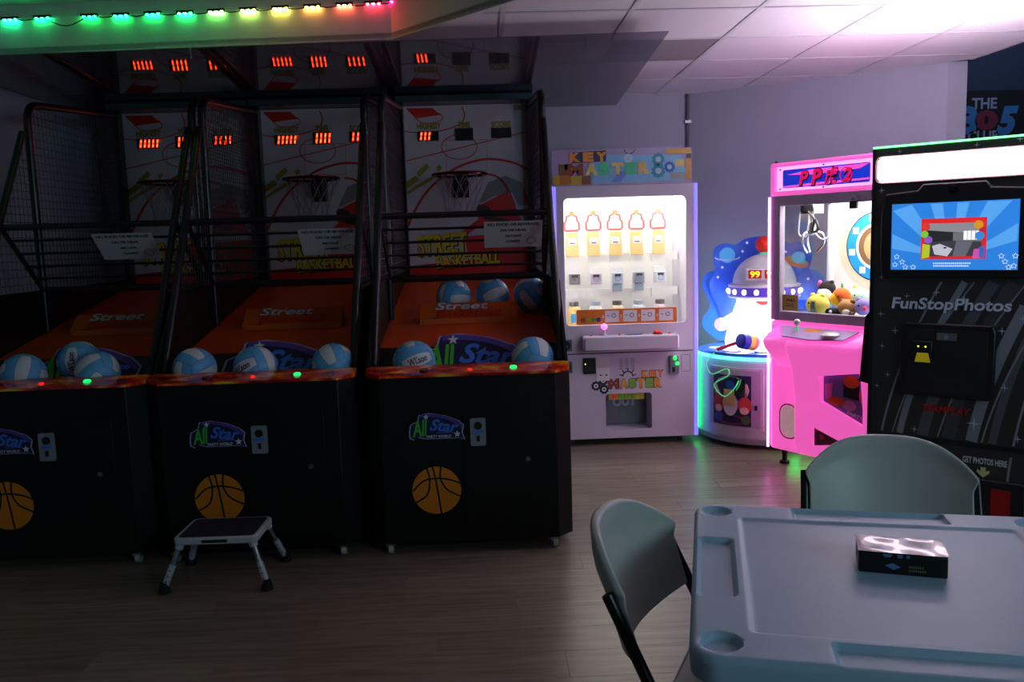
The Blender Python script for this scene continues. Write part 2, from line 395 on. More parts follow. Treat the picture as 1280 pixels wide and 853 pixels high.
def logo(parent, cx, cz, w, y, name='logo'):
    s = w/.25
    out = [(-.125, -.02), (-.118, .012), (-.085, .028), (-.078, .058), (-.03, .064), (.04, .052), (.10, .028), (.125, .005), (.118, -.03), (.128, -.062), (.10, -.056), (-.05, -.056), (-.085, -.046), (-.105, -.06), (-.124, -.05)]
    P = lambda k, dx=0, dz=0: [(cx+(x*k+dx)*s, cz+(z*k+dz)*s) for x, z in out]
    o = G().flat(P(1.0), y).build(name, M('logo_outline', (170, 165, 215), .5), parent)
    G().flat(P(.95), y-.0008).build('backing', NAVY, o)
    sw = spline([(cx+s*a, cz+s*b, 0) for a, b in ((-.07, .052), (-.02, .053), (.04, .042), (.09, .018), (.116, -.005))], 5)
    G().ribbon([(p.x, p.y) for p in sw], .014*s, y-.0014).build('swoosh', PURP, o)
    G().ribbon([(cx+s*a, cz+s*b) for a, b in ((.0, -.028), (.06, -.026), (.10, -.034))], .008*s, y-.0014).build('swoosh', PURP, o)
    text('All', GREEN, o, cx-.075*s, cz-.004*s, .074*s, .075*s, y-.002, .03, .3, rot=.10)
    text('Star', LBLUE, o, cx+.035*s, cz+.004*s, .13*s, .055*s, y-.002, .03, .3, rot=-.12)
    text('PARTY WORLD', PRINTW, o, cx+.01*s, cz-.044*s, .11*s, .013*s, y-.002, .02)
    G().flat(star(cx-.045*s, cz+.047*s, .014*s), y-.002).build('star', PRINTW, o); G().flat(star(cx+.093*s, cz-.036*s, .017*s), y-.002).build('star', PRINTW, o)
    return o
def bbl(x, y):   # pixel on the right machine's backboard -> local coordinates
    p = ony(450+x/4.741, 110+y/4.741, 6.08); return (p.x+.08, p.z)
def machine():
    r = empty('basketball_machine', (0, 0, 0))
    ft = [(-.40, 0), (.40, 0), (.47, .07)]
    cab = G().pz(ft+[(.47, .13), (-.47, .13), (-.47, .07)], .055, .832)
    cab.pz([(-.47, .1301), (.47, .1301), (.47, 2.3), (-.47, 2.3)], .055, .74)
    cab.build('cabinet', BLACK, r, bevel=.004)
    G().box(-.03, .33, -.004, 0, .12, .70).build('service_door', BLACK, r, bevel=.002)
    lk = G().lathe([(.011, 0), (.011, -.012)], (.263, -.004, .438), 12, 'y').build('lock', STEEL, r)
    # control panel
    pn = G().add([(-.40, -.006, .832), (.40, -.006, .832), (.47, .068, .832), (.47, .14, .832), (-.47, .14, .832), (-.47, .068, .832),
                  (-.40, -.006, .842), (.40, -.006, .842), (.47, .068, .855), (.47, .14, .866), (-.47, .14, .866), (-.47, .068, .855)],
                 [(5, 4, 3, 2, 1, 0), (6, 7, 8, 9, 10, 11)]+[(i, (i+1) % 6, 6+(i+1) % 6, 6+i) for i in range(6)])
    pn = pn.build('control_panel', FIRE, r)
    G().lathe([(.017, .848), (.017, .858), (.012, .863)], (.21, .06, 0), 14).build('start_button', M('button_green', (20, 200, 90), .3, es=2.0), pn, smooth=True)
    G().lathe([(.010, .848), (.010, .857)], (.01, .05, 0), 10).build('indicator', M('indicator_red', (230, 20, 20), .3, es=1.6), pn)
    G().lathe([(.022, .846), (.022, .858), (.015, .859), (.012, .852)], (-.2, .06, 0), 16).build('speaker_grille', M('dark_red_plastic', (90, 12, 10), .35), pn)
    G().px([(.1301, .741), (.1301, .768), (.43, .768), (.43, .741)], -.455, .455).build('ball_tray', BLACK, r)
    G().px([(.4301, .741), (.4301, .79), (.52, .905), (.52, .741)], -.455, .455).build('tray_back', BLKPL, r)
    G().px([(.5201, .741), (.5201, .903), (2.28, 1.19), (2.28, .741)], -.455, .455).build('ramp', ORNG, r)
    # bump with sign on the ramp
    bp = G().px([(.95, .975), (.955, 1.005), (1.06, 1.085), (1.10, 1.0)], -.275, .275).build('ramp_bump', M('bump_orange', (196, 84, 14), .4), r)
    sl = empty('bump_sign', (0, 0, 0)); bpy.data.objects.remove(sl)
    def sgn(s, cx, t, w, h, m, sh):
        vs, fs = text_geo(s, .02, sh); x0 = min(v.x for v in vs); x1 = max(v.x for v in vs); y0 = min(v.y for v in vs); y1 = max(v.y for v in vs)
        out = []
        for v in vs:
            a = cx+((v.x-x0)/(x1-x0)-.5)*w; b = t+((v.y-y0)/(y1-y0)-.5)*h
            out.append((a, .953+.105*b-.004, 1.007+.08*b+.004))
        G().add(out, fs).build('lettering', m, bp)
    G().add([(-.275, .9515, .985), (-.165, .9535, .985), (-.165, .9565, 1.011), (-.275, .9565, 1.006)], [(0, 1, 2, 3)]).build('label_patch', PRINTK, bp)
    sgn('Street', -.04, .74, .30, .46, M('sign_silver', (190, 200, 215), .4), .2); sgn('Basketball', .0, .27, .37, .44, M('sign_red', (190, 30, 26), .4), .2)
    # logo on the tray back, laid on the slope
    lg = logo(None, .02, 0, .55, 0); ang = atan2(.115, .09)
    for ob in [lg]+list(lg.children):
        ob.data.transform(Matrix.Rotation(-(pi/2-ang), 4, 'X')); ob.data.transform(Matrix.Translation((0, .475-.004, .848+.004)))
    lg.parent = r
    logo(r, -.15, .602, .252, -.0055)
    # coin plate
    cp = G().py(rrect(.003, .074, .508, .636, .008), -.013, -.004).build('coin_plate', M('zinc_plate', (150, 152, 162), .4, .25), r)
    G().lathe([(.018, 0), (.018, -.004)], (.039, -.013, .602), 14, 'y').build('coin_entry', BLKPL, cp); G().box(.033, .045, -.018, -.013, .53, .556).build('coin_return', BLKPL, cp)
    G().box(.015, .063, -.0145, -.013, .566, .579).build('sticker', LBLUE, cp)
    # basketball emblem
    em = G().flat(circ(-.16, .305, .112, n=40), -.0055).build('basketball_emblem', M('emblem_orange', (222, 128, 16), .5), r)
    g = G(); c = (-.16, .305)
    for pts in (((-.015, .112), (.0, .03), (.018, -.111)), ((-.108, .0), (-.06, .045), (.0, .056), (.06, .048), (.108, .03)),
                ((-.042, .104), (-.030, .05), (-.045, -.02), (-.098, -.055)), ((.022, .11), (.02, .05), (.05, 0), (.108, -.032))):
        sp = spline([(c[0]+a, c[1]+b, 0) for a, b in pts], 6); g.ribbon([(p.x, p.y) for p in sp], .008, -.0065)
    g.build('seam_line', PRINTK, em)
    # sides
    for sx in (-1, 1):
        a, b = sorted((sx*.456, sx*.47))
        G().px([(.131, .741), (.131, .87), (.46, 1.23), (2.3, 1.23), (2.3, .741)], a, b).build('side_panel', BLACK, r)
        xo = sx*.446
        G().tube([(xo, .20, .86)]+[(xo, .20+(.985-.20)*t, .86+(2.09-.86)*t) for t in (.3, .6, 1)], .019, 10).build('front_strut', BLKMET, r, smooth=True)
        arc = [(xo, 1.05+.11*(1-cos(t)), 2.16+.10*sin(t)) for t in (0, .4, .8, 1.2, pi/2)]
        G().tube([(xo, 1.05, 1.0), (xo, 1.05, 1.6)]+arc+[(xo, 2.25, 2.36)], .021, 10).build('cage_post', BLKMET, r, smooth=True)
        G().box(min(xo-sx*.02, xo+sx*.018), max(xo-sx*.02, xo+sx*.018), 2.2, 2.285, 1.19, 2.37).build('back_post', BLKMET, r)
        G().tube([(xo, .68, 1.575), (xo, 1.05, 1.23)], .014, 8).build('gate_brace', BLKMET, r, smooth=True)
        g = G()
        def wire(a, b):
            g.tube([a, b], .0019, 4)
        xm = sx*.446
        yy = 1.08
        while yy < 2.2: wire((xm, yy, 1.24), (xm, yy, 2.25+.09*(yy-1.1))); yy += .042
        zz = 1.27
        while zz < 2.24: wire((xm, 1.06, zz), (xm, 2.2, zz)); zz += .042
        zz = 1.27; 
        while zz < 1.95: wire((xm, .22+(zz-.86)*.64, zz), (xm, 1.05, zz)); zz += .042
        yy = .5
        while yy < 1.03: wire((xm, yy, 1.235), (xm, yy, min(2.05, .86+(yy-.22)/.64))); yy += .042
        g.build('wire_mesh', M('wire_black', (34, 34, 40), .4), r, kind='stuff')
    G().tube([(-.45, .68, 1.575), (.45, .68, 1.575)], .016, 8).build('gate_bar', BLKMET, r, smooth=True)
    G().tube([(-.45, 1.05, 1.23), (.45, 1.05, 1.23)], .02, 8).build('gate_bar', BLKMET, r, smooth=True)
    for k in range(1, 5):
        t = k/5; G().tube([(-.45, .68+.37*t, 1.575-.345*t), (.45, .68+.37*t, 1.575-.345*t)], .008, 6).build('gate_bar', BLKMET, r, smooth=True)
    G().box(-.47, .47, 2.12, 2.33, 2.378, 2.422).build('top_beam', M('teal_beam', (48, 70, 78), .3), r, bevel=.004)
    # backboard
    BY = 2.285
    bd = G().box(-.462, .462, BY, BY+.02, 1.16, 2.375).build('backboard', M('board_white', (196, 194, 202), .28, var=.04), r)
    def line(pts, w, m, sm=True, closed=False, lay=1):
        p = [bbl(*q) for q in pts]
        if sm: p = [(q.x, q.y) for q in spline([(a, b, 0) for a, b in p], 5)]
        G().ribbon(p, w, BY-.0012*lay, closed=closed).build('printed_line', m, bd)
    def fill(pts, m, lay=1, name='printed_patch'):
        G().flat([bbl(*q) for q in pts], BY-.0012*lay).build(name, m, bd)
    fill([(270, 120), (430, 118), (478, 160), (330, 180)], RED)
    line([(330, 178), (365, 205), (420, 208), (475, 195), (488, 172), (470, 150)], .006, RED)
    line([(235, 252), (330, 264), (450, 258), (560, 230), (610, 195), (618, 150), (602, 112)], .007, RED)
    line([(245, 440), (520, 372), (1005, 255)], .007, RED, False)
    line([(588+105*cos(t), 350+73*sin(t)) for t in [i*2*pi/24 for i in range(24)]], .006, RED, False, True)
    line([(262, 900), (285, 820), (330, 720), (400, 610), (500, 520), (600, 460), (720, 425), (820, 425), (920, 447), (1012, 490)], .016, RED, lay=2)
    line([(740, 510), (800, 520), (850, 560), (890, 630), (920, 700)], .014, RED)
    fill([(760, 560), (860, 520), (960, 560), (1010, 690), (940, 700), (900, 620), (800, 640), (700, 690)], M('board_halftone', (128, 124, 126), .5))
    fill([(690, 705), (870, 612), (920, 700), (972, 815), (690, 830), (600, 900), (590, 860), (700, 780)], RED, 2)
    fill([(700, 690), (760, 700), (800, 760), (900, 790), (860, 800), (740, 780), (690, 740)], M('board_shadow_print', (52, 30, 30), .5), 3)
    line([(510, 312), (755, 306), (752, 488), (512, 494)], .005, M('board_orange_line', (170, 110, 60), .5), False, True)
    for pts in (((268, 560), (330, 520), (350, 545), (275, 600)), ((335, 500), (395, 445), (412, 470), (350, 530)), ((262, 628), (330, 580), (430, 520), (470, 500), (430, 545), (330, 600), (275, 640)), ((452, 470), (475, 455), (486, 475), (462, 496))):
        fill(pts, OLIVE, 2)
    for (s, x0, y0, x1, y1) in (('HIGHEST', 335, 210, 480, 242), ('TIME', 577, 200, 655, 236), ('SCORE', 778, 197, 895, 233)):
        a = bbl(x0, y0); b = bbl(x1, y1); text(s, OLIVE, bd, (a[0]+b[0])/2, (a[1]+b[1])/2, b[0]-a[0], a[1]-b[1], BY-.0025, .05)
    def lower(x, y): return bbl(x, y+806)
    fill([(255, 1060), (1030, 980), (1040, 1115), (255, 1115)], RED, 2)
    fill([(620, 880), (1010, 850), (1030, 990), (760, 1010), (640, 1000)], RED, 1)
    for s, x0, y0, x1, y1 in (('STREET', 335, 868, 640, 985), ('BASKETBALL', 450, 985, 830, 1050)):
        a = bbl(x0, y0); b = bbl(x1, y1)
        text(s, PRINTK, bd, (a[0]+b[0])/2+.004, (a[1]+b[1])/2-.004, b[0]-a[0]+.012, a[1]-b[1]+.01, BY-.0042, .07, .1, rot=.06)
        text(s, YEL, bd, (a[0]+b[0])/2, (a[1]+b[1])/2, b[0]-a[0], a[1]-b[1], BY-.0052, .035, .1, rot=.06)
    # hoop
    hx, hy, hz, hr = -.045, 1.99, 1.875, .182
    hp = empty('hoop', (0, 0, 0)); bpy.data.objects.remove(hp)
    rm = G().tube([(hx+hr*cos(t), hy+hr*sin(t), hz) for t in [i*2*pi/36 for i in range(36)]], .010, 8, True).build('hoop', M('rim_dark_red', (80, 20, 18), .2, .3), r, smooth=True)
    G().box(hx-.035, hx+.035, hy+hr-.01, BY, hz-.10, hz-.005).box(hx-.055, hx+.055, BY-.02, BY, hz-.14, hz+.03).build('bracket', BLKPL, rm)
    g = G(); K = 14; rows = [(hr, 0), (.15, -.07), (.12, -.14), (.10, -.21), (.105, -.27)]
    for k in range(K):
        for sgn_ in (1, -1):
            g.tube([(hx+q*cos(2*pi*(k+sgn_*.5*i)/K), hy+q*sin(2*pi*(k+sgn_*.5*i)/K), hz+h) for i, (q, h) in enumerate(rows)], .0022, 4)
    g.build('net', M('net_cord', (150, 148, 150), .5), rm, kind='stuff')
    # scoreboards (dark panels)
    for x0, y0, x1, y1 in ((340, 258, 467, 313), (563, 240, 672, 310), (777, 237, 898, 295)):
        a = bbl(x0, y0); b = bbl(x1, y1); G().box(a[0], b[0], BY-.008, BY, b[1], a[1]).build('scoreboard', SEGD, r)
    # casters
    for cx, cy in ((-.385, .035), (.385, .035), (-.38, 2.1), (.38, 2.1)):
        k = G().box(cx-.022, cx+.022, cy-.02, cy+.03, .035, .0555).build('caster', STEEL, r)
        G().lathe([(.012, -.012), (.026, -.011), (.026, .011), (.012, .012)], (cx, cy, .026), 16, 'x').build('wheel', M('caster_wheel', (205, 205, 200), .4), k, smooth=True)
    return r
def digits(r, nums):
    BY = 2.285
    sb = sorted([c for c in r.children if c.name.startswith('scoreboard')], key=lambda o: o.data.vertices[0].co.x)
    boxes = ((340, 258, 467, 313), (563, 240, 672, 310), (777, 237, 898, 295))
    for s, (x0, y0, x1, y1), nn_ in zip(sb, boxes, nums):
        a = bbl(x0, y0); b = bbl(x1, y1); w = b[0]-a[0]; h = a[1]-b[1]; st = w/5.2 if nn_ != 4 else w/4.3
        for k in range(nn_):
            cx = a[0]+.018+st*(k+.1); sl_ = .010
            d = G(); e = G()
            for z0, z1 in ((b[1]+h*.10, b[1]+h*.47), (b[1]+h*.53, b[1]+h*.90)):
                x_ = cx+sl_*((z0-b[1])/h); x2 = cx+sl_*((z1-b[1])/h)
                d.flat([(x_-.0062, z0), (x_+.0062, z0), (x2+.0062, z1), (x2-.0062, z1)], BY-.0095)
                e.flat([(x_-.002, z0+.008), (x_+.002, z0+.008), (x2+.002, z1-.008), (x2-.002, z1-.008)], BY-.0102)
            o = d.build('digit_bar', SEGM, s); o2 = e.build('digit_bar', SEGC, s)
m3 = machine()
m2 = copy_tree(m3); m1 = copy_tree(m3)
for mm, x, y, nums, lab in ((m3, -.08, Y0, (3, 0, 0), 'black arcade basketball machine on the right, next to the white key machine'),
                        (m2, -1.07, Y0+.01, (5, 4, 4), 'black arcade basketball machine in the middle, behind the step stool'),
                        (m1, -2.022, Y0+.02, (5, 4, 4), 'black arcade basketball machine at far left, against the left wall')):
    mm.location = (x, y, 0); digits(mm, nums); tag(mm, lab, 'arcade game', 'basketball machines')

# notices hanging on the gates
PAPER = M('paper', (214, 210, 216), .7, var=.02)
def notice(mx, my, lx, t0, label, tilt=0):
    # lies on the sloping bars: plane from (y .68, z 1.575) to (y 1.05, z 1.23)
    dv = Vector((0, .37, -.345)).normalized(); e = empty('notice_sheet', (mx+lx, my+.68+dv.y*t0-.016, 1.575+dv.z*t0-.012))
    bpy.data.objects.remove(e)
    ang = pi/2-atan2(.345, .37)   # lean
    o = G().box(-.155, .155, -.0012, 0, -.20, 0).build('notice_sheet', PAPER)
    for i, (s, z, w, h) in enumerate((('NO FOOD OR BEVERAGE', -.022, .272, .021), ('ON OR NEAR', -.066, .14, .020), ('ARCADE', -.11, .088, .018), ('GAMES', -.152, .078, .016))):
        text(s, PRINTK, o, 0 if i < 2 else (-.0 if i == 2 else .0), z, w, h, -.0022, .03)
    st = G().ribbon(circ(.098, -.15, .024, n=20), .004, -.002, closed=True).build('stamp', M('stamp_brown', (120, 60, 60), .6), o)
    o.location = (mx+lx, my+.68+dv.y*t0-.68*.016, 1.575+dv.z*t0-.73*.016)
    o.rotation_euler = (ang+tilt, 0, 0)
    return tag(o, label, 'notice', 'paper notices on the basketball machines')
notice(-.08, Y0, .255, .045, 'white paper notice hanging on the bars of the right basketball machine')
notice(-1.07, Y0+.01, .265, .06, 'white paper notice hanging on the bars of the middle basketball machine')
notice(-2.022, Y0+.02, .15, .05, 'white paper notice hanging on the bars of the far left basketball machine')

# volleyballs
BLUE = M('ball_blue', (92, 168, 222), .45, var=.06, bump=.1); BWHT = M('ball_white', (212, 212, 220), .45, var=.05, bump=.1)
SEAM = M('ball_seam', (70, 84, 100), .7); BINK = M('ball_ink', (60, 62, 70), .5)
RB = .102
def cube2s(f, a, b):
    a, b = a*pi/4, b*pi/4; a, b = math.tan(a), math.tan(b)
    v = {0: (1, a, b), 1: (-1, -a, b), 2: (b, 1, a), 3: (b, -1, -a), 4: (a, b, 1), 5: (-a, b, -1)}[f]
    return Vector(v).normalized()
panels = []
for f in range(6):
    for k in range(3):
        g = G(); a0, a1 = -1+k*2/3+.012, -1+(k+1)*2/3-.012; b0, b1 = -.988, .988
        if k == 1: a0 -= .06; a1 += .06
        if k == 0: a1 -= .06
        if k == 2: a0 += .06
        na, nb = 4, 10
        for i in range(na+1):
            for j in range(nb+1):
                a = a0+(a1-a0)*i/na; b = b0+(b1-b0)*j/nb
                if k == 1: a *= 1-.16*b*b
                else:
                    inner = (k == 0 and i == na) or (k == 2 and i == 0)
                    tt = (i/na if k == 0 else 1-i/na); a *= 1-.16*b*b*tt
                edge = i in (0, na) or j in (0, nb)
                g.v.append(tuple(cube2s(f, a, b)*(RB*(.990 if edge else 1.0))))
        g.f = [(i*(nb+1)+j, (i+1)*(nb+1)+j, (i+1)*(nb+1)+j+1, i*(nb+1)+j+1) for i in range(na) for j in range(nb)]
        panels.append(g.mesh('panel', BWHT if k == 1 else BLUE, True))
core = G().sph((0, 0, 0), RB*.985, 24, 16).mesh('volleyball', SEAM, True)
def ball_text(s, f, w, h, swap):
    vs, fs = text_geo(s, .035, .15); x0 = min(v.x for v in vs); x1 = max(v.x for v in vs); y0 = min(v.y for v in vs); y1 = max(v.y for v in vs)
    out = []
    for v in vs:
        a = ((v.x-x0)/(x1-x0)-.5)*w; b = ((v.y-y0)/(y1-y0)-.5)*h
        out.append(cube2s(f, -b, a)*RB*1.006)
    return G().add(out, fs).mesh('lettering', BINK)
wil = [ball_text('Wilson', f, 1.2, .42, False) for f in (0,)]
def ball(loc, eul, label, group, words=True, r=RB):
    o = bpy.data.objects.new('volleyball', core); COL.objects.link(o)
    for pm_ in panels:
        c = bpy.data.objects.new('panel', pm_); COL.objects.link(c); c.parent = o
    if words:
        c = bpy.data.objects.new('lettering', wil[0]); COL.objects.link(c); c.parent = o
    o.location = loc; o.rotation_euler = eul; o.scale = (r/RB,)*3
    tag(o, label, 'ball', group); return o
gb = 'blue and white volleyballs in the basketball machines'
zt = .768+RB
R = radians
def fb(px_, mx): p = ony(px_, 455, 4.04); return (p.x, 4.04, zt)
def face(nx, roll=0.0, up=0.0):
    """rotation that turns the lettered panel (+x) to the camera with extra roll"""
    return (Matrix.Rotation(-pi/2+nx, 3, 'Z') @ Matrix.Rotation(-up, 3, 'Y') @ Matrix.Rotation(roll, 3, 'X')).to_euler()
ball(fb(518, 0), face(.25, -1.3, .2), 'volleyball with dark lettering at the left of the right machine tray', gb)
ball(fb(666, 0), (R(35), R(20), R(25)), 'volleyball with broad white band at the right of the right machine tray', gb, False)
ball(fb(243, 0), (R(10), R(-15), R(55)), 'volleyball at the left of the middle machine tray', gb, False)
ball(fb(319, 0), face(-.45, -1.05, .1), 'volleyball with lettering in the centre of the middle machine tray', gb)
ball(fb(417, 0), (R(60), R(-30), R(120)), 'volleyball at the right of the middle machine tray', gb, False)
ball(fb(28, 0), (R(62), R(15), R(20)), 'leftmost volleyball in the far left machine tray', gb, False)
p = fb(83, 0); ball((p[0]-.005, p[1]+.145, p[2]+.035), face(0.05, 0.05, .15), 'volleyball with upright lettering behind two others in the far left machine tray', gb)
ball(fb(121, 0), (R(40), R(38), R(70)), 'volleyball with small white patches at the right of the far left machine tray', gb, False)
for px_, e, lab in ((567, (R(8), R(5), R(35)), 'left of the three dim volleyballs resting behind the ramp bump'), (615, (R(70), R(10), R(100)), 'middle of the three dim volleyballs resting behind the ramp bump'), (663, (R(40), R(50), R(20)), 'right of the three dim volleyballs resting behind the ramp bump')):
    p = ony(px_, 362, 4.96); ball((p.x, 4.965, .90+(4.965-4.3)*.163+RB*1.03), e, lab, 'volleyballs high on the right ramp', False)

# ================================================================== STEP STOOL
st = empty('step_stool', (-1.165, 3.635, 0), -.02); tag(st, 'small white folding step stool with black tread on the floor', 'stool')
ST_W = M('stool_white', (205, 205, 215), .35, var=.03)
TX, TY, TZ = .178, .135, .225
tp = G().pz(rrect(-TX, TX, -TY, TY, .03), TZ-.03, TZ).build('top', ST_W, st, bevel=.006)
G().pz(rrect(-TX+.018, TX-.018, -TY+.018, TY-.018, .018), TZ, TZ+.002).build('tread', M('stool_tread', (18, 20, 42), .85, bump=.3, scale=40), st)
G().py(rrect(-.055, .055, TZ-.021, TZ-.008, .006), -TY-.002, -TY+.002).build('hand_slot', BLKPL, st)
for sx in (-1, 1):
    for sy in (-1, 1):
        a = Vector((sx*(TX-.025), sy*(TY-.025), TZ-.03)); b = Vector((sx*(TX+.035), sy*(TY+.02), .03))
        lg = G().tube([a, a.lerp(b, .55)], .012, 10).build('leg', STEEL, st, smooth=True)
        G().tube([a, a.lerp(b, .12)], .018, 10).build('socket', ST_W, lg, smooth=True)
        G().tube([a.lerp(b, .5), b], .0145, 10).build('sleeve', ST_W, lg, smooth=True)
        g = G()
        for t in (.62, .75, .88): q = a.lerp(b, t); g.sph((q.x, q.y-.0125, q.z), (.004, .004, .004), 8, 6)
        g.build('pin_hole', PRINTK, lg)
        G().lathe([(.024, 0), (.024, .012), (.017, .035), (.015, .045)], (b.x+sx*.004, b.y+sy*.004, 0), 14).build('rubber_foot', M('rubber', (18, 18, 20), .7), lg, smooth=True)

# ================================================================== KEY MACHINE
KX, KY = .97, 5.70
km = empty('key_prize_machine', (KX, KY, 0)); tag(km, 'white key prize machine with bright lit window and colourful marquee', 'arcade game')
KW = M('key_white', (205, 198, 214), .4, var=.03)
body = G().box(-.462, .462, 0, .78, .05, .64).box(-.462, .462, 0, .78, .648, .80).build('cabinet', KW, km)
cut(body, [G().py(rrect(-.15, .168, .105, .362, .025), -.05, .22)])
G().box(-.455, .455, .004, .78, .638, .650).build('seam', M('seam_grey', (70, 66, 78), .6), km)
# window frame around a rounded opening
fr = G().box(-.462, .462, 0, .03, .80, 1.772).build('window_frame', KW, km)
cut(fr, [G().py(rrect(-.412, .412, .838, 1.693, .035), -.05, .1)])
G().box(-.462, -.44, .03, .78, .80, 1.772).build('side_panel', KW, km); G().box(.44, .462, .03, .78, .80, 1.772).build('side_panel', KW, km)
G().box(-.44, .44, .76, .78, .80, 1.772).build('back_panel', KW, km); G().box(-.44, .44, .03, .76, 1.74, 1.772).build('top_panel', KW, km)
KIN = M('key_interior', (232, 232, 228), .6, var=.03)
G().box(-.44, .44, .55, .56, .80, 1.74).build('inner_back', KIN, km)
G().box(-.40, .40, .05, .5, 1.725, 1.738).build('interior_lamp', M('key_lamp', (255, 250, 240), .5, es=9), km)
for sx in (-1, 1):
    G().box(min(sx*.425, sx*.437), max(sx*.425, sx*.437), .05, .075, .84, 1.70).build('interior_lamp_strip', M('key_lamp_strip', (255, 250, 245), .5, es=14), km)
    x = sx*.476; G().box(x-.014, x+.014, -.006, .05, .05, 1.772).build('light_tube', M('lavender_tube', (150, 140, 255), .4, es=1.0, ergb=(128, 118, 255)), km, bevel=.006)
G().box(-.43, .43, .008, .012, .82, 1.71).build('window_glass', glass('clear_glass', (244, 246, 246), 1.35), km)
# rails with key plates
PINK = M('plate_red', (235, 90, 90), .5)
xs = [-.325+.153*i for i in range(5)]
for row, zr in enumerate((1.60, 1.285, 1.035)):
    rl = G().box(-.43, .43, .34, .37, zr-.028, zr+.028).build('rail', KIN, km)
    for x in xs:
        if row == 0: continue
        G().py(rrect(x-.045, x+.045, zr-.04, zr+.03, .012), .325, .338).build('key_plate', KIN, rl)
def bottle(cx, cz, s=1):
    p = [(-.012, .075), (.012, .075), (.012, .052), (.035, .045), (.04, .012), (.052, 0), (.052, -.045), (.04, -.055), (-.04, -.055), (-.052, -.045), (-.052, 0), (-.04, .012), (-.035, .045), (-.012, .052)]
    return [(cx+a*s, cz+b*s) for a, b in p]
BEIGE = M('bag_beige', (226, 196, 128), .6, var=.12); names = ['leftmost', 'second from left', 'middle', 'second from right', 'rightmost']
cols2 = [(120, 110, 105), (196, 176, 190), (176, 186, 200), (150, 150, 160), (200, 204, 214)]
for i, x in enumerate(xs):
    hk = G().flat(bottle(x, 1.535), .319).build('key_plate', PRINTW, km)
    G().ribbon(bottle(x, 1.535), .015, .3175, closed=True).build('outline', PINK, hk)
    G().box(x-.016, x+.016, .317, .3185, 1.588, 1.612).build('stopper', M('plate_orange', (245, 130, 80), .5), hk)
    # top row: beige bags
    o = empty('prize_bag', (KX+x, KY+.30, 1.37)); tag(o, 'beige prize bag, %s in the top row of the key machine window' % names[i], 'prize', 'beige prize bags in the key machine')
    tw = random.uniform(-.01, .01)
    G().add([(-.048, 0, -.07), (.048, 0, -.075), (.043+tw, .0, .10), (-.043+tw, 0, .10), (-.044, .03, -.066), (.044, .03, -.07), (.04+tw, .008, .098), (-.04+tw, .008, .098)],
            [(0, 1, 2, 3), (7, 6, 5, 4), (0, 4, 5, 1), (1, 5, 6, 2), (2, 6, 7, 3), (3, 7, 4, 0)]).build('bag', BEIGE, o, bevel=.006)
    G().box(-.03, .03, -.0015, -.0005, .01, .06).build('tag', PRINTW, o); G().box(-.018, .018, -.003, -.0018, .018, .026).build('print', M('print_grey', (110, 100, 100), .5), o)
    # middle row : boxed prizes on white cards
    o = empty('prize_box', (KX+x+.01, KY+.30, 1.09)); tag(o, 'boxed prize, %s in the middle row of the key machine window' % names[i], 'prize', 'boxed prizes in the key machine')
    G().box(-.046, .046, .012, .02, -.05 if i in (2, 3) else .0, .125).build('card', PRINTW, o)
    b = G().box(-.038, .038, -.02, .012, .012, .085).build('box', M('prize_col%d' % i, cols2[i], .4), o, bevel=.004)
    G().box(-.022, .022, -.0225, -.0205, .06, .078).build('print', M('print_dark', (60, 60, 66), .5), o)
    G().ribbon(circ(0, .045, .018, n=16), .005, -.0225, closed=True).build('print', M('print_blue', (120, 150, 190), .5), o)
    if i in (2, 3): G().box(-.034, .034, -.004, .012, -.045, .004).build('window_patch', M('prize_patch%d' % i, (150, 165, 180), .4), o, bevel=.003)
    # bottom row : bottles and jars standing on the floor of the case
    o = empty('prize_jar', (KX+x, KY+.27, .80)); tag(o, 'small pale prize pack, %s in the bottom row of the key machine window' % names[i], 'prize', 'pale prize packs in the key machine')
    G().lathe([(.046, 0), (.05, .01), (.05, .12), (.042, .14), (.03, .15)], (0, 0, 0), 16).build('jar', M('jar_col%d' % i, ((226, 190, 120), (214, 214, 200), (216, 204, 170), (190, 196, 204), (196, 180, 190))[i], .35), o, smooth=True)
    G().lathe([(.032, .15), (.034, .152), (.034, .178), (.03, .18)], (0, 0, 0), 14).build('lid', M('jar_lid%d' % (i % 2), ((90, 86, 90), (160, 170, 180))[i % 2], .4), o, smooth=True)
    G().box(-.03, .03, -.053, -.049, .04, .10).build('label_patch', M('jar_patch%d' % i, ((60, 150, 200), (90, 90, 90), (240, 230, 200), (90, 100, 120), (90, 60, 110))[i], .5), o)
# instruction strip on the glass
sp = G().py(rrect(-.34, .345, .842, .945, .012), .001, .007).build('instruction_strip', M('strip_orange', (226, 120, 30), .45), km)
for k in range(4): G().py(rrect(-.145+k*.123, -.05+k*.123, .856, .934, .004), -.0005, .001).build('instruction_card', PRINTW, sp)
for k in range(4):
    cx = -.098+k*.123; G().ribbon(circ(cx+.012, .90, .013, n=14), .005, -.0015, closed=True).box(cx-.034, cx-.02, -.0015, -.001, .897, .903).build('pictogram', M('print_grey'), sp)
text('1', PRINTW, sp, -.158, .895, .008, .02, -.001, .03); text('2', PRINTW, sp, -.036, .895, .012, .02, -.001, .03); text('3', PRINTW, sp, .087, .895, .012, .02, -.001, .03); text('4', PRINTW, sp, .21, .895, .012, .02, -.001, .03)
for k, c in enumerate(((180, 60, 30), (150, 170, 40), (90, 150, 60), (40, 60, 120))): G().flat(circ(-.295+k*.035, .875, .016, n=12), -.001).build('badge', M('badge%d' % k, c, .5), sp)
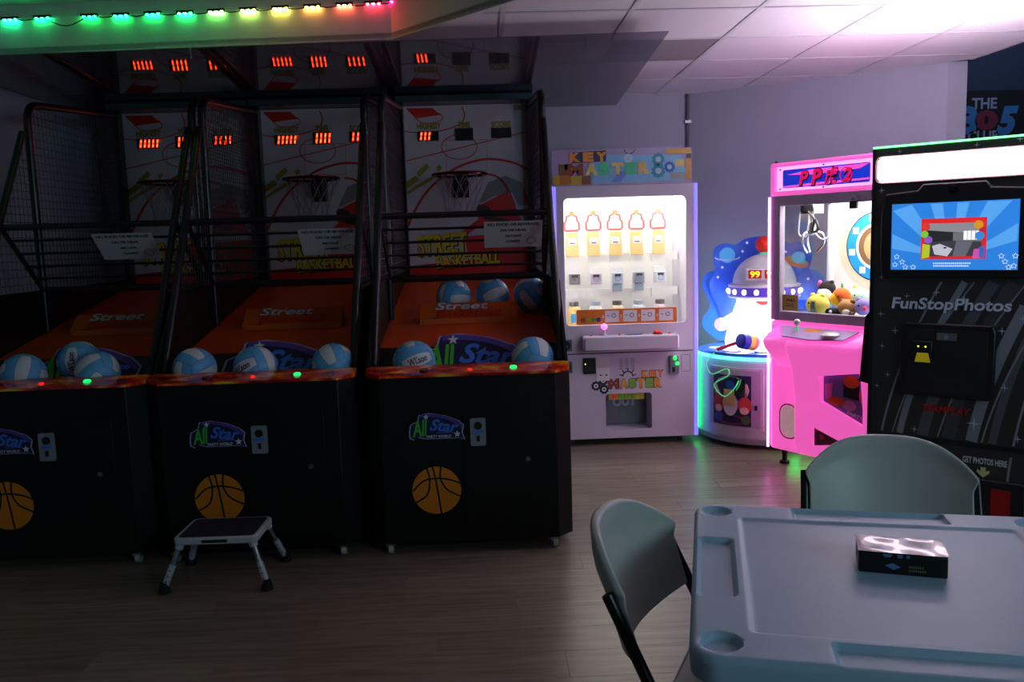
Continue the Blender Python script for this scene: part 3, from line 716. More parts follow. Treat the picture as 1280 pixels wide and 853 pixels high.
# control shelf
cs = G().box(-.305, .335, -.115, .0, .672, .772).build('control_shelf', KW, km, bevel=.012)
js = G().lathe([(.022, .772), (.02, .78), (.007, .785), (.007, .815)], (-.16, -.055, 0), 14).build('joystick', WHITE, km, smooth=True)
G().sph((-.16, -.055, .832), .022, 14, 10).build('knob', M('joystick_glow', (255, 190, 240), .3, es=1.3, ergb=(255, 120, 230)), js, smooth=True)
bt = G().lathe([(.034, .772), (.034, .78), (.03, .782)], (.20, -.06, 0), 18).build('button', M('button_rim', (120, 20, 24), .3), km, smooth=True)
G().lathe([(.026, .782), (.026, .79), (.016, .797)], (.20, -.06, 0), 18).build('cap', M('button_red', (220, 30, 36), .25, es=.25), bt, smooth=True)
for x in (-.25, -.06, .28): G().lathe([(.009, .772), (.009, .777)], (x, -.06, 0), 10).build('small_button', M('button_red'), km)
G().box(-.02, .10, -.06, -.04, .772, .775).build('shelf_print', M('print_dark'), km); G().box(.0, .08, -.085, -.066, .772, .7745).build('shelf_print', LBLUE, km)
# lower front fittings
bl_ = G().box(-.30, -.215, -.012, 0, .505, .615).build('bill_acceptor', BLKPL, km, bevel=.003)
G().sph((-.287, -.013, .575), (.004, .003, .004), 8, 6).build('indicator', M('indicator_yellow', (230, 230, 40), .4, es=3), bl_)
G().box(-.205, -.125, -.002, 0, .55, .62).build('paper_note', PAPER, km); o = G().box(-.21, -.12, -.004, -.002, .455, .545).build('paper_note', PRINTW, km)
G().box(-.19, -.175, -.005, -.004, .49, .498).box(-.15, -.135, -.005, -.004, .49, .498).build('print', PRINTK, o)
for c in range(3):
    for k in range(9): G().box(-.055+c*.04, -.027+c*.04, -.0015, 0, .528+k*.009, .531+k*.009).build('vent_slit', M('print_grey'), km)
cm = G().box(.29, .355, -.022, 0, .49, .615).build('coin_mechanism', STEEL, km, bevel=.004)
G().sph((.325, -.024, .598), (.014, .006, .018), 10, 8).sph((.34, -.024, .56), (.014, .008, .014), 10, 8).build('lit_slot', M('coin_green', (40, 230, 90), .3, es=1.6), cm)
G().box(.305, .325, -.026, -.022, .50, .535).build('return_slot', BLKPL, cm)
g = G().ribbon(rrect(.375, .435, .50, .615, .008), .003, -.001, closed=True).build('cover_plate', M('print_grey'), km)
for z in (.705, .555):
    s_ = G().box(-.455, -.375, -.004, 0, z-.04, z+.04).build('speaker', M('speaker_plate', (110, 112, 118), .4, .6), km)
    G().flat(circ(-.415, z, .032, n=18), -.005).build('cone', PRINTK, s_); G().flat(circ(-.415, z-.006, .013, n=12), -.006).build('dust_cap', M('print_grey'), s_)
# prize door
G().box(-.148, .166, .19, .215, .106, .36).build('prize_flap', M('flap_grey', (120, 128, 138), .3), km)
fs_ = G().box(-.125, .12, .02, .026, .315, .358).build('prize_sign', M('sign_yellow', (196, 190, 70), .5), km)
text('P', M('button_red'), fs_, -.085, .336, .04, .034, .018, .05); text('RIZE', M('logo_green'), fs_, .0, .336, .12, .03, .018, .03)
text('OUT', M('out_blue', (190, 196, 226), .5), km, .01, .268, .17, .065, .187, .05, rot=.02)
# title on the lower front
def title(parent, y, cx, cz, s, marq=False):
    cs_ = [('M', (150, 66, 40)), ('A', (230, 160, 50)), ('S', (120, 190, 60)), ('T', (230, 160, 50)), ('E', (120, 190, 60)), ('R', (230, 150, 50))]
    if marq: cs_ = [('M', (150, 66, 36)), ('A', (240, 222, 110)), ('S', (80, 220, 150)), ('T', (226, 206, 120)), ('E', (80, 214, 150)), ('R', (230, 204, 120))]
    hh = .078 if marq else .066
    for k, (ch, c) in enumerate(cs_):
        x = cx+(-.155+k*.062)*s; w = .056*s*(1.3 if ch == 'M' else 1); x -= .012*s if ch == 'M' else 0
        if not marq: text(ch, M('navy_print', (26, 30, 66), .5), parent, x, cz, w*1.12, hh*1.12, y, .09)
        text(ch, M('title_%s%d' % (ch, marq), c, .5), parent, x, cz, w, hh, y-.001, .075)
    for k, ch in enumerate('KEY'):
        x, z, w = (cx+(.062+k*.055)*s, cz+.062, .046*s) if not marq else (mpz(222+k*103, 146)[0], mpz(222, 146)[1], .072)
        if not marq: text(ch, M('navy_print'), parent, x, z, w*1.15, .052, y, .09)
        text(ch, M('title_key', (236, 150, 44), .5), parent, x, z, w, .044 if not marq else .062, y-.001, .075)
title(km, -.001, .065, .43, .95)
for gx, gz in ((-.215, .42), (-.165, .455), (-.16, .395)):
    o = G().flat(star(gx, gz, .036, 9, .8), -.001).build('gear_print', M('navy_print'), km); G().flat(circ(gx, gz, .016, n=14), -.002).build('gear_hub', PRINTW, o); G().flat(circ(gx, gz, .007, n=10), -.003).build('gear_pin', M('navy_print'), o)
o = G().ribbon(circ(.005, .478, .035, n=14, a0=0, a1=pi), .008, -.001).build('dial_print', M('navy_print'), km)
for a in (.2, .8, 1.57, 2.3, 2.9): G().ribbon([(.005+.035*cos(a), .478+.035*sin(a)), (.005+.06*cos(a), .478+.06*sin(a))], .007, -.001).build('dial_spoke', M('navy_print'), o)
# marquee
mq = G().py(rrect(-.485, .452, 1.774, 2.008, .012), .0, .03).build('marquee', M('marquee_lilac', (168, 152, 196), .3), km)
MY = -.0012
def mpz(x, z): return (-.485+(x-40)/1090*.937, 2.008-(z-85)/295*.234)      # zoomed-photo pixels on the marquee
def mfill(pts, c, lay=1, name='printed_patch'): G().flat([mpz(*q) for q in pts], MY-.0006*lay).build(name, M('mq_%d_%d_%d' % c, c, .35), mq)
mfill([(350, 160), (470, 130), (1050, 150), (1090, 300), (1100, 350), (360, 372), (345, 290)], (128, 190, 226))
mfill([(500, 360), (560, 270), (640, 270), (570, 360)], (110, 130, 214), 2)
for x, z, w, h, c in ((50, 290, 50, 80, (206, 168, 30)), (95, 200, 95, 90, (120, 80, 34)), (100, 290, 85, 80, (186, 116, 30)), (140, 200, 50, 45, (214, 180, 40)), (190, 300, 80, 70, (200, 168, 30)), (272, 300, 70, 72, (130, 76, 30)), (930, 95, 195, 40, (214, 160, 30)), (1080, 180, 45, 175, (206, 150, 40)), (1000, 185, 70, 60, (206, 196, 120)), (960, 290, 110, 55, (150, 160, 150)), (1085, 140, 40, 35, (60, 44, 30))):
    mfill([(x, z), (x+w, z), (x+w, z+h), (x, z+h)], c, 2, 'printed_brick')
mfill([(190, 105), (465, 95), (462, 185), (195, 195)], (40, 40, 86), 2)
for gx, gz, gr, c in ((868, 180, 52, (40, 140, 170)), (868, 275, 58, (40, 140, 170)), (955, 245, 45, (40, 90, 190)), (635, 165, 38, (190, 224, 235))):
    q = mpz(gx, gz); rr = gr/1090*.937
    o = G().flat(star(q[0], q[1], rr, 10, .82), MY-.0024).build('gear_print', M('mq_gear_%d' % c[1], c, .35), mq)
    G().flat(circ(q[0], q[1], rr*.42, n=16), MY-.003).build('gear_hub', M('mq_hub', (170, 210, 226), .35), o)
q = mpz(570, 245); title(mq, MY-.0036, q[0]-.06, q[1]-.002, 1.42, True)
a_ = mpz(605, 95); G().ribbon([mpz(605, 92), mpz(615, 120), mpz(645, 130), mpz(675, 118), mpz(690, 92)], .007, MY-.002).build('horn_print', M('mq_horn', (110, 76, 50), .4), mq)
for cx, cy in ((-.38, .08), (.38, .08), (-.38, .7), (.38, .7)):
    k = G().box(cx-.02, cx+.02, cy-.02, cy+.02, .035, .0505).build('caster', STEEL, km); G().lathe([(.01, -.012), (.025, -.011), (.025, .011), (.01, .012)], (cx, cy, .025), 14, 'x').build('wheel', M('dark_wheel', (60, 60, 62), .5), k, smooth=True)

# ================================================================== HAMMER GAME
hm = empty('hammer_arcade_game', (1.9, 5.77, 0), radians(-45)); tag(hm, 'small white hammer game with domed robot figure and blue space board', 'arcade game')
HWH = M('hammer_white', (206, 206, 214), .35, var=.03)
front = [(.36*t, -.36+.16*t*t) for t in [-1+i/8 for i in range(17)]]
cab = [(x, y) for x, y in front]+[(.36, .25), (-.36, .25)]
G().pz(cab, .035, .60).build('cabinet', HWH, hm, bevel=.01)
G().pz([(x*1.02, y*1.02) for x, y in cab], .03, .075).build('plinth', M('hammer_base', (150, 152, 162), .4), hm, bevel=.008)
CY = M('deck_edge_cyan', (120, 255, 255), .3, es=2.6, ergb=(90, 240, 255))
dk = G().pz([(x*1.06, y*1.06) for x, y in cab], .602, .618).build('deck_light', CY, hm)
G().pz([(x*1.05, y*1.05) for x, y in cab], .618, .642).build('deck', M('deck_blue', (70, 130, 220), .25), hm, bevel=.006)
for x, y, c in ((-.2, -.2, (235, 235, 250)), (-.05, -.28, (240, 190, 210)), (.15, -.22, (120, 220, 240))):
    G().pz(circ(x, y, .065, .05, 20), .642, .648).build('hit_pad', M('pad%d' % c[1], c, .3), hm)
for sx in (-1, 1):                 # green light strips down both sides of the cabinet
    G().box(sx*.362-.014, sx*.362+.014, -.225, -.165, .07, .60).build('light_strip', M('strip_green', (40, 255, 130), .4, es=5, ergb=(20, 255, 110)), hm)
# curved door with poster
def arcy(x): return -.36+.16*(x/.36)**2
def curved(x0, x1, z0, z1, off, name, mat, par, t=.006, nseg=12):
    xs_ = [x0+(x1-x0)*i/nseg for i in range(nseg+1)]
    return G().pz([(x, arcy(x)-off-t) for x in xs_]+[(x, arcy(x)-off) for x in reversed(xs_)], z0, z1).build(name, mat, par)
dr = curved(-.20, .20, .13, .545, 0, 'door', HWH, hm, .012)
curved(-.185, .185, .145, .53, .012, 'door_panel', M('door_grey', (176, 176, 188), .4), dr, .002)
ps = curved(-.15, .13, .155, .495, .014, 'poster', M('poster_navy', (46, 40, 90), .4), dr, .002)
def pat(cx, cz, rx, rz, c, lay, n=16):
    pts = circ(cx, cz, rx, rz, n); g = G(); g.add([(x, arcy(x)-.016-.0015*lay, z) for x, z in pts], [tuple(range(n))]); g.build('printed_patch', M('ps_%d_%d_%d' % c, c, .4), ps)
pat(-.01, .40, .13, .09, (226, 214, 190), 1); pat(-.10, .31, .045, .06, (196, 60, 40), 2); pat(.09, .30, .045, .055, (206, 80, 70), 2)
pat(-.01, .30, .055, .08, (220, 220, 226), 3); pat(-.01, .43, .032, .03, (30, 100, 190), 3); pat(-.01, .195, .13, .03, (170, 30, 50), 2); pat(-.10, .265, .03, .025, (236, 200, 160), 4); pat(.09, .262, .03, .025, (240, 210, 170), 4); pat(-.095, .21, .035, .035, (60, 90, 180), 4); pat(.10, .2, .03, .03, (70, 120, 60), 4)
curved(-.055, .025, .29, .40, .024, 'paper_note', M('note_tan', (206, 178, 110), .6), dr, .001)
curved(.04, .10, .36, .475, .022, 'coin_mechanism', CHROME, dr, .012); curved(.155, .168, .27, .30, .016, 'door_lock', BLKPL, dr, .008)
# robot figure on the deck
GL = M('figure_glow', (255, 255, 255), .4, es=8, ergb=(228, 242, 255))
G().lathe([(.255, .642), (.262, .68), (.245, .76), (.215, .86), (.185, .95), (.175, 1.0)], (0, .02, 0), 32).build('figure_body', GL, hm, loc=(.028, .022, 0), rotz=radians(25), smooth=True)
G().lathe([(.19, .985), (.235, .998), (.24, 1.03), (.236, 1.062), (.215, 1.07)], (0, .02, 0), 36).build('figure_band', M('band_purple', (88, 70, 196), .3, es=.25), hm, loc=(.028, .022, 0), rotz=radians(25), smooth=True)
G().lathe([(.238, .990), (.243, .994), (.243, 1.0), (.236, 1.003)], (0, .02, 0), 36).build('band_trim', WHITE, hm, loc=(.028, .022, 0), rotz=radians(25), smooth=True)
G().lathe([(.236, 1.062), (.241, 1.066), (.241, 1.078), (.21, 1.082)], (0, .02, 0), 36).build('band_trim', WHITE, hm, loc=(.028, .022, 0), rotz=radians(25), smooth=True)
for k in range(12):
    a = -pi/2+(k-5.5)*.36; G().sph((.239*cos(a), .02+.239*sin(a), 1.032), (.017, .017, .019), 10, 8).build('band_lamp', M('band_lamp', (255, 255, 250), .4, es=2.5), hm, loc=(.028, .022, 0), rotz=radians(25), smooth=True)
dm = [(.212*cos(t), 1.08+.205*sin(t)) for t in [i*pi/2/10 for i in range(10)]]+[(.03, 1.286)]
G().lathe(dm, (0, .02, 0), 36).build('figure_dome', M('dome_grey', (190, 186, 196), .25, es=.12), hm, loc=(.028, .022, 0), rotz=radians(25), smooth=True)
dp = G().box(-.115, .115, -.216, -.15, 1.115, 1.195).build('display_housing', M('dome_grey'), hm, loc=(.028, .022, 0), rotz=radians(25), bevel=.006)
for cx in (-.052, .052):
    d_ = G().box(cx-.042, cx+.042, -.218, -.215, 1.128, 1.182).build('display', M('display_red', (120, 10, 10), .4, es=.5, ergb=(200, 10, 5)), dp)
    text('99', M('display_digit', (255, 190, 60), .4, es=3.2, ergb=(255, 150, 30)), dp, cx, 1.155, .062, .042, -.2195, .02)
G().lathe([(.05, 1.275), (.035, 1.30), (.02, 1.31)], (0, .02, 0), 18).build('antenna_base', M('mint', (90, 220, 180), .4), hm, loc=(.028, .022, 0), rotz=radians(25), smooth=True)
G().sph((0, .02, 1.345), .06, 20, 14).build('antenna_ball', M('ball_red', (220, 40, 24), .4, es=.15), hm, loc=(.028, .022, 0), rotz=radians(25), smooth=True)
G().flat(circ(0, .975, .05, .03, 16, pi, 2*pi), -.172).build('mouth', M('mouth_coral', (236, 110, 90), .4, es=.5), hm, loc=(.028, .022, 0), rotz=radians(25))
for sx in (-1, 1): G().sph((sx*.285, -.02, .80), .047, 16, 12).build('figure_hand', M('hand_pink', (250, 190, 214), .4, es=.7, ergb=(250, 200, 225)), hm, loc=(.028, .022, 0), rotz=radians(25), smooth=True); G().tube([(sx*.20, 0, .86), (sx*.285, -.02, .81)], .022, 8).build('figure_arm', GL, hm, loc=(.028, .022, 0), rotz=radians(25), smooth=True)
# space board behind
BBK = ramp_mat('space_blue_dark', [(.2, (40, 60, 200)), (.8, (60, 150, 235))], 2.5, .4, es=.12); BFR = ramp_mat('space_blue_light', [(.3, (34, 50, 186)), (.5, (54, 100, 214)), (.75, (110, 180, 240))], 1.6, .4, es=.12)
def lobes(pts, k=6): return [(p.x, p.y) for p in spline([(a, b, 0) for a, b in pts]+[(pts[0][0], pts[0][1], 0)], k)][:-1]
G().py(lobes([(-.30, .66), (-.40, .74), (-.41, .82), (-.36, .90), (-.38, .98), (-.415, 1.06), (-.39, 1.14), (-.30, 1.17), (0, 1.2), (.30, 1.17), (.39, 1.14), (.415, 1.06), (.38, .98), (.36, .90), (.41, .82), (.40, .74), (.30, .66)]), .30, .32).build('space_board', BBK, hm, loc=(.052, -.079, 0), rotz=radians(25))
fb_ = G().py(lobes([(-.25, .7), (-.30, .9), (-.345, 1.0), (-.36, 1.08), (-.32, 1.16), (-.335, 1.25), (-.32, 1.33), (-.25, 1.36), (-.18, 1.35), (-.12, 1.385), (-.04, 1.40), (.04, 1.40), (.12, 1.385), (.18, 1.35), (.25, 1.36), (.32, 1.33), (.335, 1.25), (.32, 1.16), (.36, 1.08), (.345, 1.0), (.30, .9), (.25, .7)]), .265, .285).build('space_board', BFR, hm, loc=(.052, -.079, 0), rotz=radians(25))
o = G().flat(circ(-.235, 1.275, .055, n=20), .263).build('planet_print', M('planet', (96, 196, 245), .4, es=.15), fb_)
G().ribbon(circ(-.235, 1.262, .085, .022, 24, pi, 2*pi, False), .010, .262).build('planet_ring', M('ring_white', (210, 230, 250), .4), fb_)
o = G().flat([(a*cos(-.35)-b*sin(-.35)+.235, a*sin(-.35)+b*cos(-.35)+1.22) for a, b in circ(0, 0, .082, .036)], .262).build('saucer_print', M('saucer_orange', (220, 120, 60), .4), fb_)
G().flat([(a*cos(-.35)-b*sin(-.35)+.24, a*sin(-.35)+b*cos(-.35)+1.232) for a, b in circ(0, 0, .062, .022)], .261).build('saucer_print', M('saucer_green', (120, 200, 110), .4), fb_); G().flat(circ(.245, 1.25, .045, .04), .260).build('saucer_print', M('planet'), fb_)
g = G()
for x, z in ((-.13, 1.30), (-.30, 1.12), (-.27, 1.19), (.12, 1.32), (.16, 1.29), (.31, 1.10), (-.1, 1.36)): g.flat(star(x, z, .013, 4, .45), .2625)
g.build('star_print', M('star_white', (235, 240, 255), .4, es=.3), fb_)
# mallet on the deck
mp_ = hm.matrix_basis
def hloc(x, y, z): a = radians(-45); return Vector((1.9+x*cos(a)-y*sin(a), 5.77+x*sin(a)+y*cos(a), z))
ml = empty('toy_mallet', hloc(.03, -.27, .642), radians(-30)); tag(ml, 'toy mallet with striped blue yellow and red head on the hammer game', 'mallet')
q = Matrix.Rotation(radians(18), 4, 'Y') @ Matrix.Rotation(radians(55), 4, 'Z')
def mpart(prof, n, m, name):
    g = G().lathe(prof, (0, 0, 0), 22, 'x'); g.v = [tuple(q @ Vector(v)+Vector((.03, 0, .068))) for v in g.v]; g.build(name, m, ml, smooth=True)
mpart([(.03, -.075), (.05, -.068), (.055, -.02)], 0, M('mallet_blue', (40, 50, 170), .35), 'head'); mpart([(.055, -.02), (.056, .02)], 0, M('mallet_yellow', (240, 200, 40), .35), 'head_band'); mpart([(.056, .02), (.055, .05), (.045, .07), (.02, .078)], 0, M('mallet_red', (220, 60, 90), .35), 'head_band')
G().tube([(-.045, -.02, .06), (-.16, -.075, .018)], .012, 10).build('handle', M('handle_red', (170, 20, 40), .35), ml, smooth=True)
cdp = [ml.matrix_basis.inverted() @ hloc(*p) for p in ((-.13, -.32, .65), (-.16, -.42, .58), (-.12, -.43, .50), (-.02, -.41, .54), (-.0, -.42, .50), (-.10, -.43, .43), (-.02, -.44, .36), (.05, -.43, .42), (.07, -.41, .47))]
G().tube(spline(cdp, 6), .0045, 6).build('cord', M('cord_green', (90, 240, 150), .4, es=.25), ml, smooth=True)

# ================================================================== PINK CLAW MACHINE
CC = onz(960, 560, .09); CA = radians(-58); CWD, CDP = .75, .60
cw = empty('claw_machine', (CC.x, CC.y, 0), CA); tag(cw, 'glowing pink claw machine with plush toys behind glass', 'arcade game')
Lx = Vector((cos(CA), sin(CA), 0)); Ly = Vector((-sin(CA), cos(CA), 0)); C0 = Vector((CC.x, CC.y, 0))
def cl_(px_, py_, yl):        # pixel -> claw-local (x, z) on the plane y = yl
    d_ = ray(px_, py_); P = C0+Ly*yl; t = (P-O).dot(Ly)/d_.dot(Ly); w = O+d_*t-C0; return (w.dot(Lx), w.z)
PK = M('pink_shell', (255, 120, 205), .3, es=.72, ergb=(255, 98, 198), var=.05); PKL = M('pink_shell_light', (255, 150, 220), .3, es=.9, ergb=(255, 90, 215)); GRY = M('cabin_grey', (150, 136, 160), .35)
PKH = M('pink_highlight', (255, 190, 235), .3, es=1.6, ergb=(255, 150, 235))
lb = G().box(0, CWD, 0, CDP, .09, .90).build('lower_shell', PK, cw, bevel=.03, seg=3)
b2 = G().px([(.01, .885), (-.05, .845), (-.15, .80), (-.165, .775), (-.15, .735), (-.10, .62), (-.075, .45), (-.07, .20), (-.055, .12), (.01, .10)], .24, CWD-.02).build('console_shell', PK, cw, bevel=.02, seg=3)
G().px([(.01, .885), (-.04, .85), (-.13, .805), (-.14, .78), (-.12, .74), (-.03, .66), (.01, .60)], .06, .26).build('console_shell', PK, cw, bevel=.015, seg=3)
for o in (lb, b2):
    me = baked(o); o.modifiers.clear(); o.data = me
hole = rrect(.095, .215, .185, .385, .055)
cut(lb, [G().py(hole, -.1, .28)])
cut(b2, [G().py([(.43, .608), (.70, .655), (.70, .355), (.432, .458)], -.2, -.045), G().py([(.375, .30), (.378, .185), (.60, .232)], -.2, -.05)])
G().py(rrect(.085, .225, .175, .395, .06), .25, .27).build('chute_back', M('chute_grey_glow', (176, 160, 160), .5, es=.16, ergb=(200, 170, 176)), cw)  # weak emission put in so the chute back looks lit; no lamp inside
ln = rrect(.0955, .2145, .1855, .3845, .0545); G().add([(x, y, z) for y in (-.002, .26) for x, z in ln], [(k, (k+1) % len(ln), len(ln)+(k+1) % len(ln), len(ln)+k) for k in range(len(ln))]).build('chute_liner', M('chute_liner_glow', (206, 190, 190), .5, es=.22, ergb=(210, 180, 186)), cw)  # liner emission stands in for light coming through the pink shell
G().ribbon(rrect(.09, .22, .18, .39, .058), .008, -.003, closed=True).build('chute_trim', M('trim_brown', (120, 60, 60), .4), cw)
wp = G().flat([(.43, .608), (.70, .655), (.70, .355), (.432, .458)], -.048).build('window_poster', M('poster_lilac', (120, 100, 170), .4), cw)
def wpat(pts, c, lay): G().flat(pts, -.048-.0015*lay).build('printed_patch', M('wp_%d_%d_%d' % c, c, .4), wp)
wpat([(.56, .60), (.66, .615), (.66, .49), (.56, .50)], (26, 22, 30), 1); wpat(circ(.61, .59, .05, .035), (200, 100, 30), 2); wpat(circ(.52, .47, .055, .025), (226, 90, 24), 2); wpat(circ(.60, .455, .045, .03), (214, 130, 190), 2); wpat([(.44, .56), (.49, .57), (.485, .475), (.445, .475)], (220, 110, 190), 1); wpat(circ(.68, .52, .02, .04), (236, 60, 150), 2)
text('PARTY', PRINTW, wp, .64, .405, .1, .018, -.0525, .03, rot=-.25)
tv = G().flat([(.375, .30), (.378, .185), (.60, .232)], -.053).build('vent_panel', M('vent_brown', (70, 40, 44), .5), cw)
G().flat(star(.425, .245, .03, 8, .35), -.055).build('star_print', M('star_pink', (200, 40, 90), .5), tv)
# console top with control plate
def cpz(x, y): return (x, y, .845+(y+.05)*.45+.012)
cp_ = G(); pts = [(.12, -.03), (.64, -.03), (.60, -.12), (.40, -.145), (.20, -.13)]
cp_.pris([cpz(*p) for p in pts], [(cpz(*p)[0], cpz(*p)[1], cpz(*p)[2]+.006) for p in pts]); cp_ = cp_.build('control_plate', M('plate_violet', (196, 166, 222), .25), cw)
cq = G(); pts = [(.30, -.04), (.42, -.04), (.40, -.07), (.30, -.07)]; cq.add([(cpz(*p)[0], cpz(*p)[1], cpz(*p)[2]+.007) for p in pts], [(0, 1, 2, 3)]); cq.build('printed_patch', M('mango', (240, 150, 60), .4), cp_)
j_ = G().tube([(.26, -.07, .845), (.26, -.07, .895)], .007, 8).build('joystick', M('stick_green', (60, 220, 130), .3, es=.5), cw, smooth=True); G().sph((.26, -.07, .905), .02, 12, 8).build('knob', M('knob_clear', (220, 225, 225), .15), j_, smooth=True)
G().lathe([(.055, .835), (.055, .85), (.04, .862), (.02, .866)], (.50, -.085, 0), 22).build('drop_button', M('button_pale', (220, 214, 220), .25), cw, smooth=True)
# neon edge, cabin
G().tube([(.004, -.006, .10), (.004, -.006, 1.64)], .008, 8).build('neon_edge', M('neon_white_pink', (255, 200, 250), .3, es=4.5, ergb=(255, 130, 235)), cw)
for x0, x1, y0, y1, nm in ((.012, .075, 0, .05, 'cabin_post'), (CWD-.075, CWD, 0, .05, 'cabin_post'), (0, .035, CDP-.04, CDP, 'cabin_post'), (CWD-.03, CWD, CDP-.04, CDP, 'cabin_post')):
    G().box(x0, x1, y0, y1, .90, 1.645).build(nm, GRY if y0 == 0 else WHITE, cw, bevel=.004)
G().box(.075, CWD-.075, 0, .045, .90, .955).build('cabin_rail', GRY, cw, bevel=.004); G().box(.075, CWD-.075, 0, .045, 1.585, 1.645).build('cabin_rail', GRY, cw, bevel=.004)
G().box(0, .03, .05, CDP-.04, .90, .95).build('cabin_rail', GRY, cw); G().box(0, .03, .05, CDP-.04, 1.60, 1.645).build('cabin_rail', GRY, cw)
G().box(.07, CWD-.07, .018, .022, .95, 1.59).build('front_glass', glass('clear_glass'), cw); G().box(.012, .016, .05, CDP-.04, .95, 1.60).build('side_glass', glass('clear_glass'), cw)
G().box(CWD-.02, CWD, .05, CDP-.03, .90, 1.645).build('side_wall', WHITE, cw)
bk = G().box(.035, CWD-.03, CDP-.02, CDP, .90, 1.645).build('inner_back', M('cabin_white', (226, 220, 214), .5, var=.03), cw)
rc = cl_(1097, 308, CDP-.021)
G().flat(circ(rc[0], rc[1], .27, n=44), CDP-.0215).build('porthole_print', M('port_cream', (214, 196, 170), .5), bk)
G().flat(circ(rc[0], rc[1], .215, n=44), CDP-.0225).build('porthole_print', M('port_line', (40, 44, 60), .5), bk)
G().flat(circ(rc[0], rc[1], .208, n=44), CDP-.0235).build('porthole_print', M('port_blue', (30, 140, 235), .5), bk)
G().flat(circ(rc[0], rc[1], .145, n=44), CDP-.0245).build('porthole_print', M('port_white', (236, 232, 226), .5), bk)
G().flat(circ(rc[0], rc[1], .128, n=44), CDP-.0255).build('porthole_print', M('port_brown', (120, 86, 60), .5), bk)
G().flat(circ(rc[0]+.01, rc[1], .10, n=40), CDP-.0265).build('porthole_print', M('port_tan', (186, 150, 104), .5), bk)
for k in range(8):
    a = k*pi/4+.2; G().box(-.02, .02, -.001, 0, -.02, .02).build('bolt_plate', M('port_white'), bk, loc=(rc[0]+.176*cos(a), CDP-.0245, rc[1]+.176*sin(a)))
G().box(.03, CWD-.02, .03, CDP-.02, .90, .93).build('prize_floor', M('prize_floor', (196, 206, 226), .4), cw)
G().box(.02, CWD-.02, .03, CDP-.02, 1.645, 1.66).build('cabin_roof', WHITE, cw)
G().box(.10, CWD-.1, .06, CDP-.08, 1.632, 1.644).build('cabin_lamp', M('cabin_lamp', (255, 250, 240), .5, es=18), cw)
G().box(.12, .27, .10, .11, .93, 1.02).box(.262, .27, .05, .30, .93, 1.02).build('chute_guard', glass('clear_blue', (170, 200, 245), 1.45), cw)
st_ = G().box(.085, .20, .0165, .0175, .96, 1.055).build('sticker', M('note_gold', (196, 160, 70), .5), cw); text('PULL', PRINTK, st_, .15, 1.022, .06, .016, .0155, .04); G().box(.11, .17, .0158, .0164, .985, .99).box(.11, .17, .0158, .0164, .997, 1.002).build('print', M('print_dark'), st_)
# gantry and claw
gy = .28; c0 = cl_(1015, 262, gy)
G().box(.03, CWD-.03, gy-.012, gy+.012, 1.60, 1.625).build('gantry_bar', STEEL, cw)
tr = G().box(c0[0]-.05, c0[0]+.05, gy-.05, gy+.05, 1.535, 1.60).build('trolley', CHROME, cw, bevel=.004); G().box(c0[0]-.02, c0[0]+.045, gy-.055, gy-.05, 1.55, 1.59).build('motor', BLKPL, tr)
G().tube([(c0[0], gy, 1.535), (c0[0], gy, 1.49)], .012, 8).build('claw_rod', STEEL, tr)
hd = G().lathe([(.02, 1.49), (.032, 1.48), (.032, 1.42), (.02, 1.405)], (c0[0], gy, 0), 16).build('claw_head', CHROME, cw, smooth=True)
for k in range(3):
    a = k*2*pi/3+.4; e_ = Vector((cos(a), sin(a), 0)); p0 = Vector((c0[0], gy, 1.425))
    G().tube(spline([p0+e_*.02, p0+e_*.065+Vector((0, 0, -.01)), p0+e_*.075+Vector((0, 0, -.07)), p0+e_*.03+Vector((0, 0, -.125))], 5), .006, 6).build('claw_finger', CHROME, hd, smooth=True)
for pts in (((-.06, 0, 0), (-.08, .01, -.13), (-.02, .0, -.15), (.0, 0, -.08), (.0, 0, .0)), ((.03, 0, -.02), (.05, -.01, -.12), (.12, -.02, -.17), (.20, -.02, -.12), (.27, 0, .02))):
    G().tube(spline([(c0[0]+a, gy-.03+b, 1.55+c) for a, b, c in pts], 7), .005, 6).build('cable', WHITE, cw, smooth=True)
G().tube(spline([(c0[0]+.02, gy-.06, 1.55), (c0[0]+.06, gy-.06, 1.50), (c0[0]+.05, gy-.06, 1.43), (c0[0]+.09, gy-.06, 1.44), (c0[0]+.07, gy-.06, 1.5)], 6), .008, 6).build('cable', BLKPL, cw, smooth=True)
# header sign
hd_ = G().box(0, CWD, 0, CDP, 1.645, 1.84).build('header', PK, cw, bevel=.012)
me = baked(hd_); hd_.modifiers.clear(); hd_.data = me
cut(hd_, [G().box(.035, CWD-.035, -.05, .03, 1.672, 1.815)])
G().box(.035, CWD-.035, .022, .03, 1.672, 1.815).build('header_light', PKH, cw)
sg = G().py(rrect(.09, .66, 1.688, 1.795, .012), .005, .012).build('sign_plate', M('sign_blue', (40, 70, 220), .3, es=.5, ergb=(30, 60, 230)), cw)
PKP = M('sign_pink', (255, 120, 210), .4, es=.8, ergb=(255, 80, 200))
for pts in (((.12, 1.765), (.30, 1.785), (.66, 1.79), (.60, 1.765), (.30, 1.755)), ((.09, 1.70), (.30, 1.708), (.66, 1.712), (.66, 1.703), (.30, 1.693), (.09, 1.692))): G().flat(list(pts), .0042).build('streak', PKP, sg)
SR = M('sign_letter_red', (235, 30, 110), .35, es=.7, ergb=(240, 20, 90)); SK = M('sign_letter_dark', (70, 6, 50), .4)
for s, cx, w, h, b_ in (('P', .238, .062, .08, .05), ('P', .325, .072, .092, .05), ('虎', .42, .088, .096, .02), ('2', .522, .056, .07, .05)):
    text(s, SK, sg, cx+.003, 1.737, w*1.12, h*1.12, .0036, b_+.03, .2); text(s, SR, sg, cx, 1.739, w, h, .0028, b_*.7, .2)
